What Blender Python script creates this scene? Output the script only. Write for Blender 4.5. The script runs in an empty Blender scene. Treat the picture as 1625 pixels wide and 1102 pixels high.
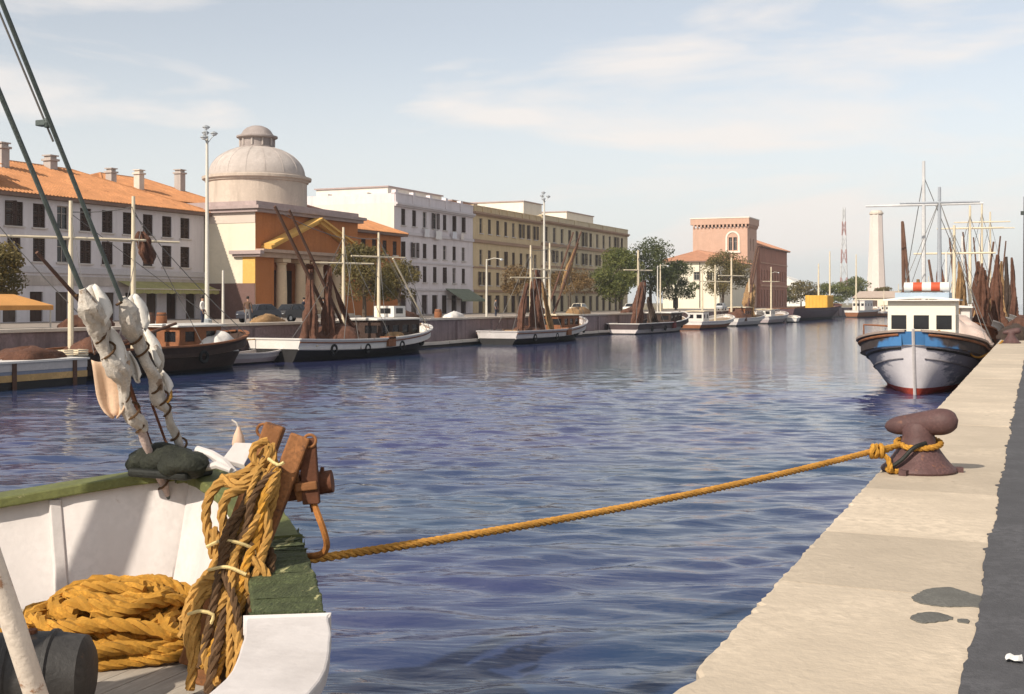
import bpy, bmesh, math, random
import numpy as np
from mathutils import Vector, Matrix

# ------------------------------------------------------------------ camera, sky, sun
S = bpy.context.scene
COL = S.collection
R = math.radians
PI = math.pi

cam_d = bpy.data.cameras.new('camera')
cam = bpy.data.objects.new('camera', cam_d)
COL.objects.link(cam)
cam.location = (0, 0, 3.4)
cam.rotation_euler = (R(90), 0, R(23.598))
cam_d.sensor_width = 36.0
cam_d.lens = 42.09
cam_d.shift_y = -0.0437
cam_d.clip_start = 0.1
cam_d.clip_end = 6000
S.camera = cam

SUN = Vector((-0.24, -0.78, 0.60)).normalized()
SUN_EL = math.asin(SUN.z)
SUN_AZ = math.atan2(SUN.x, SUN.y)
sun_d = bpy.data.lights.new('sun', 'SUN')
sun_d.energy = 3.9
sun_d.angle = R(0.55)
sun_d.color = (1.0, 0.91, 0.78)
sun = bpy.data.objects.new('sun', sun_d)
COL.objects.link(sun)
sun.rotation_euler = (-SUN).to_track_quat('-Z', 'Y').to_euler()
sun.location = (-20, -60, 60)

W = bpy.data.worlds.new('World')
S.world = W
W.use_nodes = True
nt = W.node_tree
nt.nodes.clear()
N = nt.nodes.new
L = nt.links.new
wo = N('ShaderNodeOutputWorld')
bg = N('ShaderNodeBackground')
bg.inputs['Strength'].default_value = 0.125
sky = N('ShaderNodeTexSky')
sky.sky_type = 'NISHITA'
sky.sun_disc = False
sky.sun_elevation = SUN_EL
sky.sun_rotation = SUN_AZ % (2 * PI)
sky.air_density = 1.0
sky.dust_density = 0.8
sky.ozone_density = 1.0
hs = N('ShaderNodeHueSaturation')
hs.inputs['Saturation'].default_value = 0.5
hs.inputs['Value'].default_value = 0.80
L(sky.outputs[0], hs.inputs['Color'])
tc = N('ShaderNodeTexCoord')
mp = N('ShaderNodeMapping')
mp.inputs['Scale'].default_value = (1.9, 1.9, 9.0)
mp.inputs['Location'].default_value = (1.3, 2.7, 0.2)
L(tc.outputs['Generated'], mp.inputs['Vector'])
nz = N('ShaderNodeTexNoise')
nz.inputs['Scale'].default_value = 1.7
nz.inputs['Detail'].default_value = 7
nz.inputs['Roughness'].default_value = 0.52
nz.inputs['Distortion'].default_value = 0.35
L(mp.outputs[0], nz.inputs['Vector'])
cr = N('ShaderNodeValToRGB')
cr.color_ramp.elements[0].position = 0.50
cr.color_ramp.elements[0].color = (0, 0, 0, 1)
cr.color_ramp.elements[1].position = 0.62
cr.color_ramp.elements[1].color = (1, 1, 1, 1)
L(nz.outputs[0], cr.inputs[0])
mx = N('ShaderNodeMix')
mx.data_type = 'RGBA'
ml = N('ShaderNodeMath')
ml.operation = 'MULTIPLY_ADD'
ml.inputs[1].default_value = 0.72
ml.inputs[2].default_value = 0.04
L(cr.outputs[0], ml.inputs[0])
L(ml.outputs[0], mx.inputs['Factor'])
# pale haze low on the sky, the same all the way round
sx = N('ShaderNodeSeparateXYZ')
L(tc.outputs['Generated'], sx.inputs[0])
hz = N('ShaderNodeMapRange')
hz.interpolation_type = 'SMOOTHSTEP'
hz.inputs['From Min'].default_value = 0.0
hz.inputs['From Max'].default_value = 0.23
hz.inputs['To Min'].default_value = 0.9
hz.inputs['To Max'].default_value = 0.12
L(sx.outputs['Z'], hz.inputs['Value'])
hm = N('ShaderNodeMix')
hm.data_type = 'RGBA'
L(hz.outputs[0], hm.inputs['Factor'])
L(hs.outputs[0], hm.inputs['A'])
hm.inputs['B'].default_value = (5.2, 5.3, 5.2, 1)
L(hm.outputs['Result'], mx.inputs['A'])
mx.inputs['B'].default_value = (5.9, 5.45, 5.1, 1)
L(mx.outputs['Result'], bg.inputs['Color'])
L(bg.outputs[0], wo.inputs[0])

S.view_settings.view_transform = 'Standard'
S.view_settings.look = 'None'
S.view_settings.gamma = 1.0
S.view_settings.exposure = 0.46
S.view_settings.use_curve_mapping = False

# ------------------------------------------------------------------ materials
MATS = {}

def M(name, col, rough=0.75, var=0.16, scale=1.5, bump=0.25, bscale=25.0, wear=None,
      stain=0.0, metal=0.0, stretch=(1, 1, 1), spec=0.3, local=False, bdist=0.02, vary=0.0):
    """Procedural paint / plaster / stone: colour noise, optional worn patches and vertical stains, fine relief."""
    if name in MATS:
        return MATS[name]
    m = bpy.data.materials.new(name)
    m.use_nodes = True
    t = m.node_tree
    t.nodes.clear()
    n = t.nodes.new
    l = t.links.new
    out = n('ShaderNodeOutputMaterial')
    b = n('ShaderNodeBsdfPrincipled')
    l(b.outputs[0], out.inputs[0])
    b.inputs['Roughness'].default_value = rough
    b.inputs['Metallic'].default_value = metal
    b.inputs['Specular IOR Level'].default_value = spec
    if local:
        src = n('ShaderNodeTexCoord').outputs['Object']
    else:
        src = n('ShaderNodeNewGeometry').outputs['Position']
    mpn = n('ShaderNodeMapping')
    mpn.inputs['Scale'].default_value = stretch
    l(src, mpn.inputs[0])
    vec = mpn.outputs[0]

    def noise(sc, det=5, rg=0.6):
        q = n('ShaderNodeTexNoise')
        q.inputs['Scale'].default_value = sc
        q.inputs['Detail'].default_value = det
        q.inputs['Roughness'].default_value = rg
        l(vec, q.inputs['Vector'])
        return q.outputs[0]

    def mix(fac, a, c):
        q = n('ShaderNodeMix')
        q.data_type = 'RGBA'
        l(fac, q.inputs['Factor'])
        for s_, v in (('A', a), ('B', c)):
            if isinstance(v, tuple):
                q.inputs[s_].default_value = (*v, 1)
            else:
                l(v, q.inputs[s_])
        return q.outputs['Result']

    def ramp(x, a, c):
        q = n('ShaderNodeMapRange')
        q.inputs['From Min'].default_value = a
        q.inputs['From Max'].default_value = c
        l(x, q.inputs['Value'])
        return q.outputs[0]
    lo = tuple(max(0, c * (1 - var)) for c in col)
    hi = tuple(min(0.95, c * (1 + var)) for c in col)
    c1 = mix(ramp(noise(scale), 0.3, 0.7), lo, hi)
    c1 = mix(ramp(noise(scale * 9, 3), 0.42, 0.62), c1, tuple(c * (1 - var * 0.5) for c in col))
    if wear:
        wc, thr, ws = wear
        c1 = mix(ramp(noise(ws, 8, 0.7), thr, thr + 0.05), c1, wc)
    if stain > 0:
        mp2 = n('ShaderNodeMapping')
        mp2.inputs['Scale'].default_value = (1.3, 1.3, 0.16)
        l(src, mp2.inputs[0])
        q = n('ShaderNodeTexNoise')
        q.inputs['Scale'].default_value = 1.1
        q.inputs['Detail'].default_value = 6
        q.inputs['Roughness'].default_value = 0.65
        l(mp2.outputs[0], q.inputs['Vector'])
        st = ramp(q.outputs[0], 0.48, 0.75)
        mm = n('ShaderNodeMath')
        mm.operation = 'MULTIPLY'
        mm.inputs[1].default_value = stain
        l(st, mm.inputs[0])
        c1 = mix(mm.outputs[0], c1, (col[0] * 0.35, col[1] * 0.32, col[2] * 0.3))
    if vary > 0:
        oi = n('ShaderNodeObjectInfo')
        hv = n('ShaderNodeHueSaturation')
        l(ramp(oi.outputs['Random'], 0.0, 1.0), hv.inputs['Value'])
        hv.inputs['Value'].links[0].from_node.inputs['To Min'].default_value = 1 - vary
        hv.inputs['Value'].links[0].from_node.inputs['To Max'].default_value = 1 + vary * 0.6
        l(c1, hv.inputs['Color'])
        c1 = hv.outputs[0]
    l(c1, b.inputs['Base Color'])
    if bump > 0:
        bp = n('ShaderNodeBump')
        bp.inputs['Strength'].default_value = bump
        bp.inputs['Distance'].default_value = bdist
        l(noise(bscale, 4), bp.inputs['Height'])
        l(bp.outputs[0], b.inputs['Normal'])
    MATS[name] = m
    return m

def glass_mat():
    if 'window_glass' in MATS:
        return MATS['window_glass']
    m = M('window_glass', (0.018, 0.018, 0.02), rough=0.12, var=0.3, bump=0.05, spec=0.5)
    return m

def leaf_mat(name, a, b_, sc=0.5):
    if name in MATS:
        return MATS[name]
    m = bpy.data.materials.new(name)
    m.use_nodes = True
    t = m.node_tree
    t.nodes.clear()
    n = t.nodes.new
    l = t.links.new
    out = n('ShaderNodeOutputMaterial')
    d = n('ShaderNodeBsdfPrincipled')
    d.inputs['Roughness'].default_value = 0.6
    d.inputs['Specular IOR Level'].default_value = 0.25
    tr = n('ShaderNodeBsdfTranslucent')
    ms = n('ShaderNodeMixShader')
    ms.inputs[0].default_value = 0.3
    g = n('ShaderNodeNewGeometry')
    q = n('ShaderNodeTexNoise')
    q.inputs['Scale'].default_value = sc
    q.inputs['Detail'].default_value = 6
    q.inputs['Roughness'].default_value = 0.75
    l(g.outputs['Position'], q.inputs['Vector'])
    mr = n('ShaderNodeMapRange')
    mr.inputs['From Min'].default_value = 0.35
    mr.inputs['From Max'].default_value = 0.65
    l(q.outputs[0], mr.inputs['Value'])
    x = n('ShaderNodeMix')
    x.data_type = 'RGBA'
    x.inputs['A'].default_value = (*a, 1)
    x.inputs['B'].default_value = (*b_, 1)
    l(mr.outputs[0], x.inputs['Factor'])
    l(x.outputs['Result'], d.inputs['Base Color'])
    l(x.outputs['Result'], tr.inputs['Color'])
    l(d.outputs[0], ms.inputs[1])
    l(tr.outputs[0], ms.inputs[2])
    l(ms.outputs[0], out.inputs[0])
    MATS[name] = m
    return m

# ------------------------------------------------------------------ mesh helpers
class MB:
    def __init__(self):
        self.v = []
        self.f = []

    def add(self, vs, fs):
        o = len(self.v)
        self.v.extend([tuple(p) for p in vs])
        self.f.extend([tuple(i + o for i in q) for q in fs])
        return self

    def box(self, x0, x1, y0, y1, z0, z1):
        vs = [(x0, y0, z0), (x1, y0, z0), (x1, y1, z0), (x0, y1, z0), (x0, y0, z1), (x1, y0, z1), (x1, y1, z1), (x0, y1, z1)]
        return self.add(vs, [(3, 2, 1, 0), (4, 5, 6, 7), (0, 1, 5, 4), (1, 2, 6, 5), (2, 3, 7, 6), (3, 0, 4, 7)])

    def bar(self, p0, p1, w, h, up=(0, 0, 1)):
        """rectangular bar from p0 to p1"""
        p0 = Vector(p0)
        p1 = Vector(p1)
        d = (p1 - p0).normalized()
        u = Vector(up)
        s_ = d.cross(u)
        if s_.length < 1e-4:
            s_ = d.cross(Vector((1, 0, 0)))
        s_.normalize()
        t = s_.cross(d)
        vs = []
        for p in (p0, p1):
            for a, b in ((-1, -1), (1, -1), (1, 1), (-1, 1)):
                vs.append(p + s_ * (a * w / 2) + t * (b * h / 2))
        return self.add(vs, [(3, 2, 1, 0), (4, 5, 6, 7), (0, 1, 5, 4), (1, 2, 6, 5), (2, 3, 7, 6), (3, 0, 4, 7)])

    def cyl(self, p0, p1, r0, r1=None, n=8):
        if r1 is None:
            r1 = r0
        return self.tube([p0, p1], [r0, r1], n)

    def tube(self, pts, rad, n=6, cap=True):
        pts = [Vector(p) for p in pts]
        k = len(pts)
        if not hasattr(rad, '__len__'):
            rad = [rad] * k
        vs = []
        prev = None
        for i in range(k):
            if i == 0:
                d = pts[1] - pts[0]
            elif i == k - 1:
                d = pts[-1] - pts[-2]
            else:
                d = pts[i + 1] - pts[i - 1]
            d.normalize()
            if prev is None:
                a = Vector((0, 0, 1)) if abs(d.z) < 0.9 else Vector((1, 0, 0))
                u = d.cross(a).normalized()
            else:
                u = prev - d * prev.dot(d)
                u.normalize()
            prev = u
            w = d.cross(u)
            for j in range(n):
                an = 2 * PI * j / n
                vs.append(pts[i] + (u * math.cos(an) + w * math.sin(an)) * rad[i])
        fs = []
        for i in range(k - 1):
            for j in range(n):
                j2 = (j + 1) % n
                fs.append((i * n + j, i * n + j2, (i + 1) * n + j2, (i + 1) * n + j))
        if cap:
            fs.append(tuple(range(n - 1, -1, -1)))
            fs.append(tuple((k - 1) * n + j for j in range(n)))
        return self.add(vs, fs)

    def lathe(self, prof, n=24, c=(0, 0, 0), fold=None):
        vs = []
        for i, (r, z) in enumerate(prof):
            for j in range(n):
                a = 2 * PI * j / n
                q = r * (fold(a, i) if fold else 1)
                vs.append((c[0] + q * math.cos(a), c[1] + q * math.sin(a), c[2] + z))
        fs = []
        for i in range(len(prof) - 1):
            for j in range(n):
                j2 = (j + 1) % n
                fs.append((i * n + j, i * n + j2, (i + 1) * n + j2, (i + 1) * n + j))
        fs.append(tuple(range(n - 1, -1, -1)))
        fs.append(tuple((len(prof) - 1) * n + j for j in range(n)))
        return self.add(vs, fs)

    def grid(self, rows, closed=False):
        """rows: list of equal length point lists"""
        n = len(rows[0])
        vs = [p for r_ in rows for p in r_]
        fs = []
        for i in range(len(rows) - 1):
            for j in range(n if closed else n - 1):
                j2 = (j + 1) % n
                fs.append((i * n + j, i * n + j2, (i + 1) * n + j2, (i + 1) * n + j))
        return self.add(vs, fs)

    def poly(self, pts, z0, z1):
        """vertical prism over an xy outline"""
        n = len(pts)
        vs = [(p[0], p[1], z0) for p in pts] + [(p[0], p[1], z1) for p in pts]
        fs = [tuple(range(n - 1, -1, -1)), tuple(range(n, 2 * n))]
        fs += [(i, (i + 1) % n, n + (i + 1) % n, n + i) for i in range(n)]
        return self.add(vs, fs)

    def mesh(self, name, mat, smooth=False, bevel=0.0, recalc=True):
        me = bpy.data.meshes.new(name)
        me.from_pydata(self.v, [], self.f)
        if recalc or bevel > 0:
            bm = bmesh.new()
            bm.from_mesh(me)
            if bevel > 0:
                bmesh.ops.remove_doubles(bm, verts=bm.verts, dist=1e-5)
                bmesh.ops.bevel(bm, geom=[e for e in bm.edges if len(e.link_faces) == 2 and e.calc_face_angle() > 0.6],
                                offset=bevel, segments=2, affect='EDGES', profile=0.5)
            bmesh.ops.recalc_face_normals(bm, faces=bm.faces)
            bm.to_mesh(me)
            bm.free()
        if smooth:
            me.shade_smooth()
            me.set_sharp_from_angle(angle=R(38))
        if mat:
            me.materials.append(mat)
        return me

    def build(self, name, mat, parent=None, loc=(0, 0, 0), smooth=False, bevel=0.0, rotz=0.0, recalc=True):
        o = bpy.data.objects.new(name, self.mesh(name, mat, smooth, bevel, recalc))
        COL.objects.link(o)
        o.location = loc
        o.rotation_euler = (0, 0, rotz)
        if parent:
            o.parent = parent
        return o

def inst(name, me, parent=None, loc=(0, 0, 0), rotz=0.0, rot=None, scale=None):
    o = bpy.data.objects.new(name, me)
    COL.objects.link(o)
    o.location = loc
    o.rotation_euler = rot if rot else (0, 0, rotz)
    if scale:
        o.scale = scale
    if parent:
        o.parent = parent
    return o

def tag(o, label, cat, group=None):
    o['label'] = label
    o['category'] = cat
    if group:
        o['group'] = group
    return o

def thing(name, label, cat, loc=(0, 0, 0), rotz=0.0, group=None):
    o = bpy.data.objects.new(name, None)
    COL.objects.link(o)
    o.empty_display_size = 0.5
    o.location = loc
    o.rotation_euler = (0, 0, rotz)
    return tag(o, label, cat, group)

def structure(o):
    o['kind'] = 'structure'
    return o

def stuff(o):
    o['kind'] = 'stuff'
    return o

def copy_tree(o, parent=None):
    c = o.copy()
    COL.objects.link(c)
    c.parent = parent
    for ch in o.children:
        copy_tree(ch, c)
    return c

def crom(P, step):
    """Catmull-Rom through P, resampled about every step metres"""
    P = [Vector(p) for p in P]
    P = [P[0] * 2 - P[1]] + P + [P[-1] * 2 - P[-2]]
    out = []
    for i in range(1, len(P) - 2):
        a, b, c, d = P[i - 1:i + 3]
        k = max(2, int((c - b).length / step))
        for j in range(k):
            t = j / k
            out.append(0.5 * ((2 * b) + (c - a) * t + (2 * a - 5 * b + 4 * c - d) * t * t + (3 * b - a - 3 * c + d) * t ** 3))
    out.append(P[-2])
    return out

def rope(mb, P, rad, pitch=None, step=None, n=5):
    """three-strand laid rope along a path"""
    pitch = pitch or rad * 7
    step = step or pitch / 7
    pts = crom(P, step)
    k = len(pts)
    prev = None
    st = [[], [], []]
    dist = 0
    for i in range(k):
        d = (pts[min(i + 1, k - 1)] - pts[max(i - 1, 0)]).normalized()
        if prev is None:
            a = Vector((0, 0, 1)) if abs(d.z) < 0.9 else Vector((1, 0, 0))
            u = d.cross(a).normalized()
        else:
            u = (prev - d * prev.dot(d)).normalized()
        prev = u
        w = d.cross(u)
        if i:
            dist += (pts[i] - pts[i - 1]).length
        for s_ in range(3):
            an = 2 * PI * (dist / pitch + s_ / 3)
            st[s_].append(pts[i] + (u * math.cos(an) + w * math.sin(an)) * rad * 0.5)
    for s_ in range(3):
        mb.tube(st[s_], rad * 0.56, n)
    return mb

def wall_open(mb, o, u, nrm, Wd, z0, z1, ops, depth=0.22):
    """wall sheet from o along u (width Wd, z0..z1) with recessed rectangular openings (u0,u1,za,zb)"""
    o = Vector(o)
    u = Vector(u)
    nrm = Vector(nrm)
    us = sorted({0.0, Wd, *[a for q in ops for a in q[:2]]})
    zs = sorted({z0, z1, *[a for q in ops for a in q[2:]]})
    Z = Vector((0, 0, 1))

    def P(a, z, d=0):
        return o + u * a + Z * z - nrm * d
    for i in range(len(us) - 1):
        run = None
        for j in range(len(zs) - 1):
            ca = (us[i] + us[i + 1]) / 2
            cz = (zs[j] + zs[j + 1]) / 2
            if any(q[0] < ca < q[1] and q[2] < cz < q[3] for q in ops):
                continue
            mb.add([P(us[i], zs[j]), P(us[i + 1], zs[j]), P(us[i + 1], zs[j + 1]), P(us[i], zs[j + 1])], [(0, 1, 2, 3)])
    for a, b, za, zb in ops:
        c = [(a, za), (b, za), (b, zb), (a, zb)]
        for k in range(4):
            p, q = c[k], c[(k + 1) % 4]
            mb.add([P(*p), P(*q), P(*q, depth), P(*p, depth)], [(0, 1, 2, 3)])
    return mb

rnd = random.Random(11)
# ------------------------------------------------------------------ the setting: water, quays, land
def water_mat():
    m = bpy.data.materials.new('canal_water')
    m.use_nodes = True
    t = m.node_tree
    t.nodes.clear()
    n = t.nodes.new
    l = t.links.new
    out = n('ShaderNodeOutputMaterial')
    b = n('ShaderNodeBsdfPrincipled')
    b.inputs['Base Color'].default_value = (0.022, 0.040, 0.105, 1)
    b.inputs['Roughness'].default_value = 0.06
    b.inputs['IOR'].default_value = 1.33
    b.inputs['Specular IOR Level'].default_value = 0.5
    g = n('ShaderNodeNewGeometry')
    mp0 = n('ShaderNodeMapping')
    mp0.inputs['Rotation'].default_value = (0, 0, R(-20))
    l(g.outputs['Position'], mp0.inputs[0])
    mp_ = n('ShaderNodeMapping')
    mp_.inputs['Scale'].default_value = (0.45, 1.5, 1)
    l(mp0.outputs[0], mp_.inputs[0])
    a = n('ShaderNodeTexNoise')
    a.inputs['Scale'].default_value = 1.25
    a.inputs['Detail'].default_value = 3
    a.inputs['Roughness'].default_value = 0.55
    a.inputs['Distortion'].default_value = 0.4
    l(mp_.outputs[0], a.inputs['Vector'])
    c = n('ShaderNodeTexNoise')
    c.inputs['Scale'].default_value = 6.0
    c.inputs['Detail'].default_value = 4
    l(mp_.outputs[0], c.inputs['Vector'])
    ad = n('ShaderNodeMath')
    ad.operation = 'MULTIPLY_ADD'
    ad.inputs[1].default_value = 0.12
    l(c.outputs[0], ad.inputs[0])
    l(a.outputs[0], ad.inputs[2])
    bp = n('ShaderNodeBump')
    bp.inputs['Strength'].default_value = 0.7
    bp.inputs['Distance'].default_value = 0.055
    px_ = n('ShaderNodeSeparateXYZ')
    l(g.outputs['Position'], px_.inputs[0])
    lee = n('ShaderNodeMapRange')                    # calmer water in the lee of the far quay
    lee.inputs['From Min'].default_value = -40
    lee.inputs['From Max'].default_value = -18
    lee.inputs['To Min'].default_value = 0.28
    lee.inputs['To Max'].default_value = 0.7
    l(px_.outputs['X'], lee.inputs['Value'])
    l(lee.outputs[0], bp.inputs['Strength'])
    l(ad.outputs[0], bp.inputs['Height'])
    l(bp.outputs[0], b.inputs['Normal'])
    # large drifting patches: slightly different water colour
    q = n('ShaderNodeTexNoise')
    q.inputs['Scale'].default_value = 0.09
    q.inputs['Detail'].default_value = 3
    l(g.outputs['Position'], q.inputs['Vector'])
    x = n('ShaderNodeMix')
    x.data_type = 'RGBA'
    x.inputs['A'].default_value = (0.022, 0.048, 0.100, 1)
    x.inputs['B'].default_value = (0.038, 0.040, 0.120, 1)
    mr = n('ShaderNodeMapRange')
    mr.inputs['From Min'].default_value = 0.4
    mr.inputs['From Max'].default_value = 0.6
    l(q.outputs[0], mr.inputs['Value'])
    l(mr.outputs[0], x.inputs['Factor'])
    l(x.outputs['Result'], b.inputs['Base Color'])
    l(b.outputs[0], out.inputs[0])
    return m

def make_water():
    ys = list(np.arange(-14, 2, 0.8)) + list(np.arange(2, 42, 0.10))
    s_ = 0.11
    y = 42
    while y < 2000:
        ys.append(y)
        s_ *= 1.035
        y += s_
    xs = list(np.arange(-46, 0.2, 0.115))
    xs = [-90.0, -60.0] + xs + [6.0, 20.0]
    X, Y = np.meshgrid(np.array(xs), np.array(ys))
    rg = np.random.default_rng(5)
    Zv = np.zeros_like(X)
    dy = np.gradient(np.array(ys))[:, None]
    wd = R(110)                                        # wind heading
    for k in range(46):
        lam = 0.36 * (6.5 ** (k / 45.0))
        an = wd + rg.normal(0, 0.42)
        kx, ky = math.cos(an) * 2 * PI / lam, math.sin(an) * 2 * PI / lam
        amp = 0.0062 * lam ** 0.85
        ph = rg.uniform(0, 2 * PI)
        q1 = np.sin(X * rg.normal(0, 0.9) + Y * rg.normal(0, 1.5) + rg.uniform(0, 6)) * np.sin(X * rg.normal(0, 1.3) + Y * rg.normal(0, 0.9) + rg.uniform(0, 6))
        slow = 0.16 + 1.5 * np.clip(q1, 0, 1) ** 1.5
        fade = np.clip((lam / np.maximum(dy, 0.1) - 2.2) / 3.0, 0, 1)
        w_ = np.sin(kx * X + ky * Y + ph + 0.9 * np.sin(0.21 * X + 0.13 * Y * (k % 3) + k))
        calm = np.clip((X + 40) / 20, 0.22, 1)
        Zv += amp * calm * slow * fade * (w_ + 0.28 * np.cos(2 * (kx * X + ky * Y + ph)))
    nv, nu = X.shape
    co = np.stack([X, Y, Zv], -1).reshape(-1, 3)
    i = np.arange(nv * nu).reshape(nv, nu)
    F = np.stack([i[:-1, :-1], i[:-1, 1:], i[1:, 1:], i[1:, :-1]], -1).reshape(-1, 4)
    me = bpy.data.meshes.new('water')
    me.vertices.add(len(co))
    me.vertices.foreach_set('co', co.ravel())
    me.loops.add(F.size)
    me.loops.foreach_set('vertex_index', F.ravel())
    me.polygons.add(len(F))
    me.polygons.foreach_set('loop_start', np.arange(0, F.size, 4))
    me.update(calc_edges=True)
    me.shade_smooth()
    me.materials.append(water_mat())
    o = bpy.data.objects.new('water', me)
    COL.objects.link(o)
    structure(o)
make_water()

m_wall = M('quay_masonry', (0.27, 0.20, 0.20), 0.9, 0.25, 0.6, 0.6, 3.0, stain=0.75, bdist=0.06)
m_cap = M('pale_coping', (0.62, 0.54, 0.45), 0.85, 0.12, 1.2, 0.3, 10)
m_street = M('street_paving', (0.30, 0.25, 0.21), 0.9, 0.2, 0.4, 0.3, 6)
m_land = M('dry_land', (0.22, 0.18, 0.11), 0.95, 0.3, 0.05, 0.3, 2)
FQ = 2.0                                    # far street level
WX = -42.0                                  # far quay wall line

ter = structure(MB().box(-2000, -42.3, -400, 2000, -1.0, 1.9).build('terrain', m_land))
st = structure(MB().box(-66.5, WX - 0.3, -60, 345, 1.92, FQ).build('street', m_street))
# far quay: masonry wall with buttresses, foot ledge, coping stones
fq = MB().box(WX - 0.6, WX, -60, 345, -1.5, FQ + 0.02)
far_quay = structure(fq.build('far_quay', m_wall))
mb = MB()
y = 18.0
while y < 330:
    mb.box(WX, WX + 0.18, y, y + 0.55, -1.0, FQ - 0.1)
    y += 6.7
mb.build('buttress', m_wall, far_quay)
cop = [MB().box(-0.42, 0.14, 0.01, ln - 0.01, 0, 0.17).mesh('coping_stone', m_cap, bevel=0.02) for ln in (3.0, 3.4)]
y = 10.0
k = 0
while y < 330:
    ln = (3.0, 3.4)[k % 2]
    inst('coping_stone', cop[k % 2], far_quay, (WX + rnd.uniform(-0.02, 0.02), y, FQ + 0.02 + rnd.uniform(0, 0.012)))
    y += ln
    k += 1
MB().box(WX + 0.002, WX + 0.5, 5, 330, -1.2, 0.20).build('dark_footing', M('dark_masonry', (0.035, 0.028, 0.024), 0.6, 0.4, 0.8, 0.5, 4), far_quay)  # near-black band along the wall foot, below the ledge stones
led = [MB().box(0, 0.5, 0.02, ln - 0.02, 0.21, 0.44).mesh('ledge_stone', m_cap, bevel=0.03) for ln in (2.2, 2.7)]
y = 14.0
k = 0
while y < 250:
    ln = (2.2, 2.7)[k % 2]
    inst('ledge_stone', led[k % 2], far_quay, (WX + 0.19 + rnd.uniform(-0.05, 0.05), y, rnd.uniform(-0.03, 0.03)))
    y += ln
    k += 1

# the far bank juts out beyond the barge
fb_pts = [(-42, 300), (-36, 318), (-27, 338), (-22, 372), (-20, 420), (-20, 700), (-300, 700), (-300, 345), (-42, 345)]
structure(MB().poly(fb_pts, -1.5, 1.55).build('far_bank', M('bank_earth', (0.26, 0.16, 0.10), 0.95, 0.3, 0.2, 0.5, 2)))

# near quay: stone coping slabs, asphalt behind
m_stone = M('coping_travertine', (0.53, 0.44, 0.335), 0.85, 0.18, 1.3, 0.6, 18, wear=((0.33, 0.26, 0.20), 0.65, 2.6), bdist=0.014, vary=0.14)
m_asph = M('old_asphalt', (0.085, 0.083, 0.088), 0.92, 0.28, 2.0, 0.7, 60, bdist=0.012)
QX = -1.36
QZ = 1.8
near_quay = structure(MB().box(QX + 0.07, 2000, -60, 2000, -1.5, QZ - 0.32).build('near_quay', m_wall))
y = -3.0
r2 = random.Random(4)
while y < 66:
    ln = r2.uniform(1.55, 2.5) if y < 40 else 4.0
    ns = 30 if y < 20 else 10
    outer = []
    for i in range(ns + 1):
        e = r2.uniform(-0.010, 0.008)
        if r2.random() < 0.10:
            e -= r2.uniform(0.01, 0.035)
        outer.append((-e, 0.003 + (ln - 0.006) * i / ns))
    pts = [(1.13, 0.003)] + outer + [(1.13, ln - 0.003)]
    pts = [(max(p[0], -0.02), p[1]) for p in pts]
    c = (0.55, ln / 2)
    n_ = len(pts)
    ins = [(p[0] + (0.022 if p[0] < 0.5 else -0.02), p[1]) for p in pts]
    dz = r2.uniform(-0.002, 0.002)
    vs = [(p[0], p[1], -0.32) for p in pts] + [(p[0], p[1], -0.014 + dz) for p in pts] + [(p[0], p[1], dz + r2.uniform(-0.002, 0.0)) for p in ins]
    fs = [tuple(range(2 * n_, 3 * n_))]
    for a in (0, 1):
        fs += [(a * n_ + i, a * n_ + (i + 1) % n_, (a + 1) * n_ + (i + 1) % n_, (a + 1) * n_ + i) for i in range(n_)]
    MB().add(vs, fs).build('coping_slab', m_stone, near_quay, (QX, y, QZ))
    y += ln
structure(MB().box(QX, -0.24, 66.01, 2000, QZ - 0.32, QZ).build('pavement', m_stone))
# asphalt with a ragged edge lapping the slabs
pts = []
y = -4.0
while y < 66:
    pts.append((-0.275 + r2.uniform(-0.010, 0.010) + 0.012 * math.sin(y * 2.1) + (-0.022 if r2.random() < 0.08 else 0), y))
    y += r2.uniform(0.03, 0.10) if y < 25 else 0.8
pts += [(-0.26, 2000), (2000, 2000), (2000, -60), (-0.26, -60)]
structure(MB().poly(pts, QZ - 0.3, QZ + 0.010).build('asphalt', m_asph))
def blot(pts, z_):
    out = crom([(p[0], p[1], 0) for p in pts] + [(pts[0][0], pts[0][1], 0)], 0.02)[:-1]
    out = [(p.x + r2.uniform(-0.006, 0.006), p.y + r2.uniform(-0.006, 0.006)) for p in out]
    structure(MB().poly(out, QZ - 0.05, QZ + z_).build('tar_patch', m_tar))
m_tar = M('worn_tar', (0.13, 0.125, 0.11), 0.8, 0.3, 5.0, 0.6, 50, bdist=0.01)
blot([(-0.20, 6.74), (-0.33, 6.72), (-0.45, 6.67), (-0.56, 6.70), (-0.61, 6.80), (-0.585, 6.93), (-0.53, 7.07), (-0.44, 7.13), (-0.37, 7.08), (-0.28, 6.99), (-0.2, 6.95)], 0.004)
blot([(-0.58, 6.36), (-0.52, 6.29), (-0.44, 6.35), (-0.38, 6.44), (-0.46, 6.53), (-0.55, 6.47)], 0.0035)
blot([(-0.30, 6.37), (-0.35, 6.38), (-0.36, 6.43), (-0.31, 6.45)], 0.0035)
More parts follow.
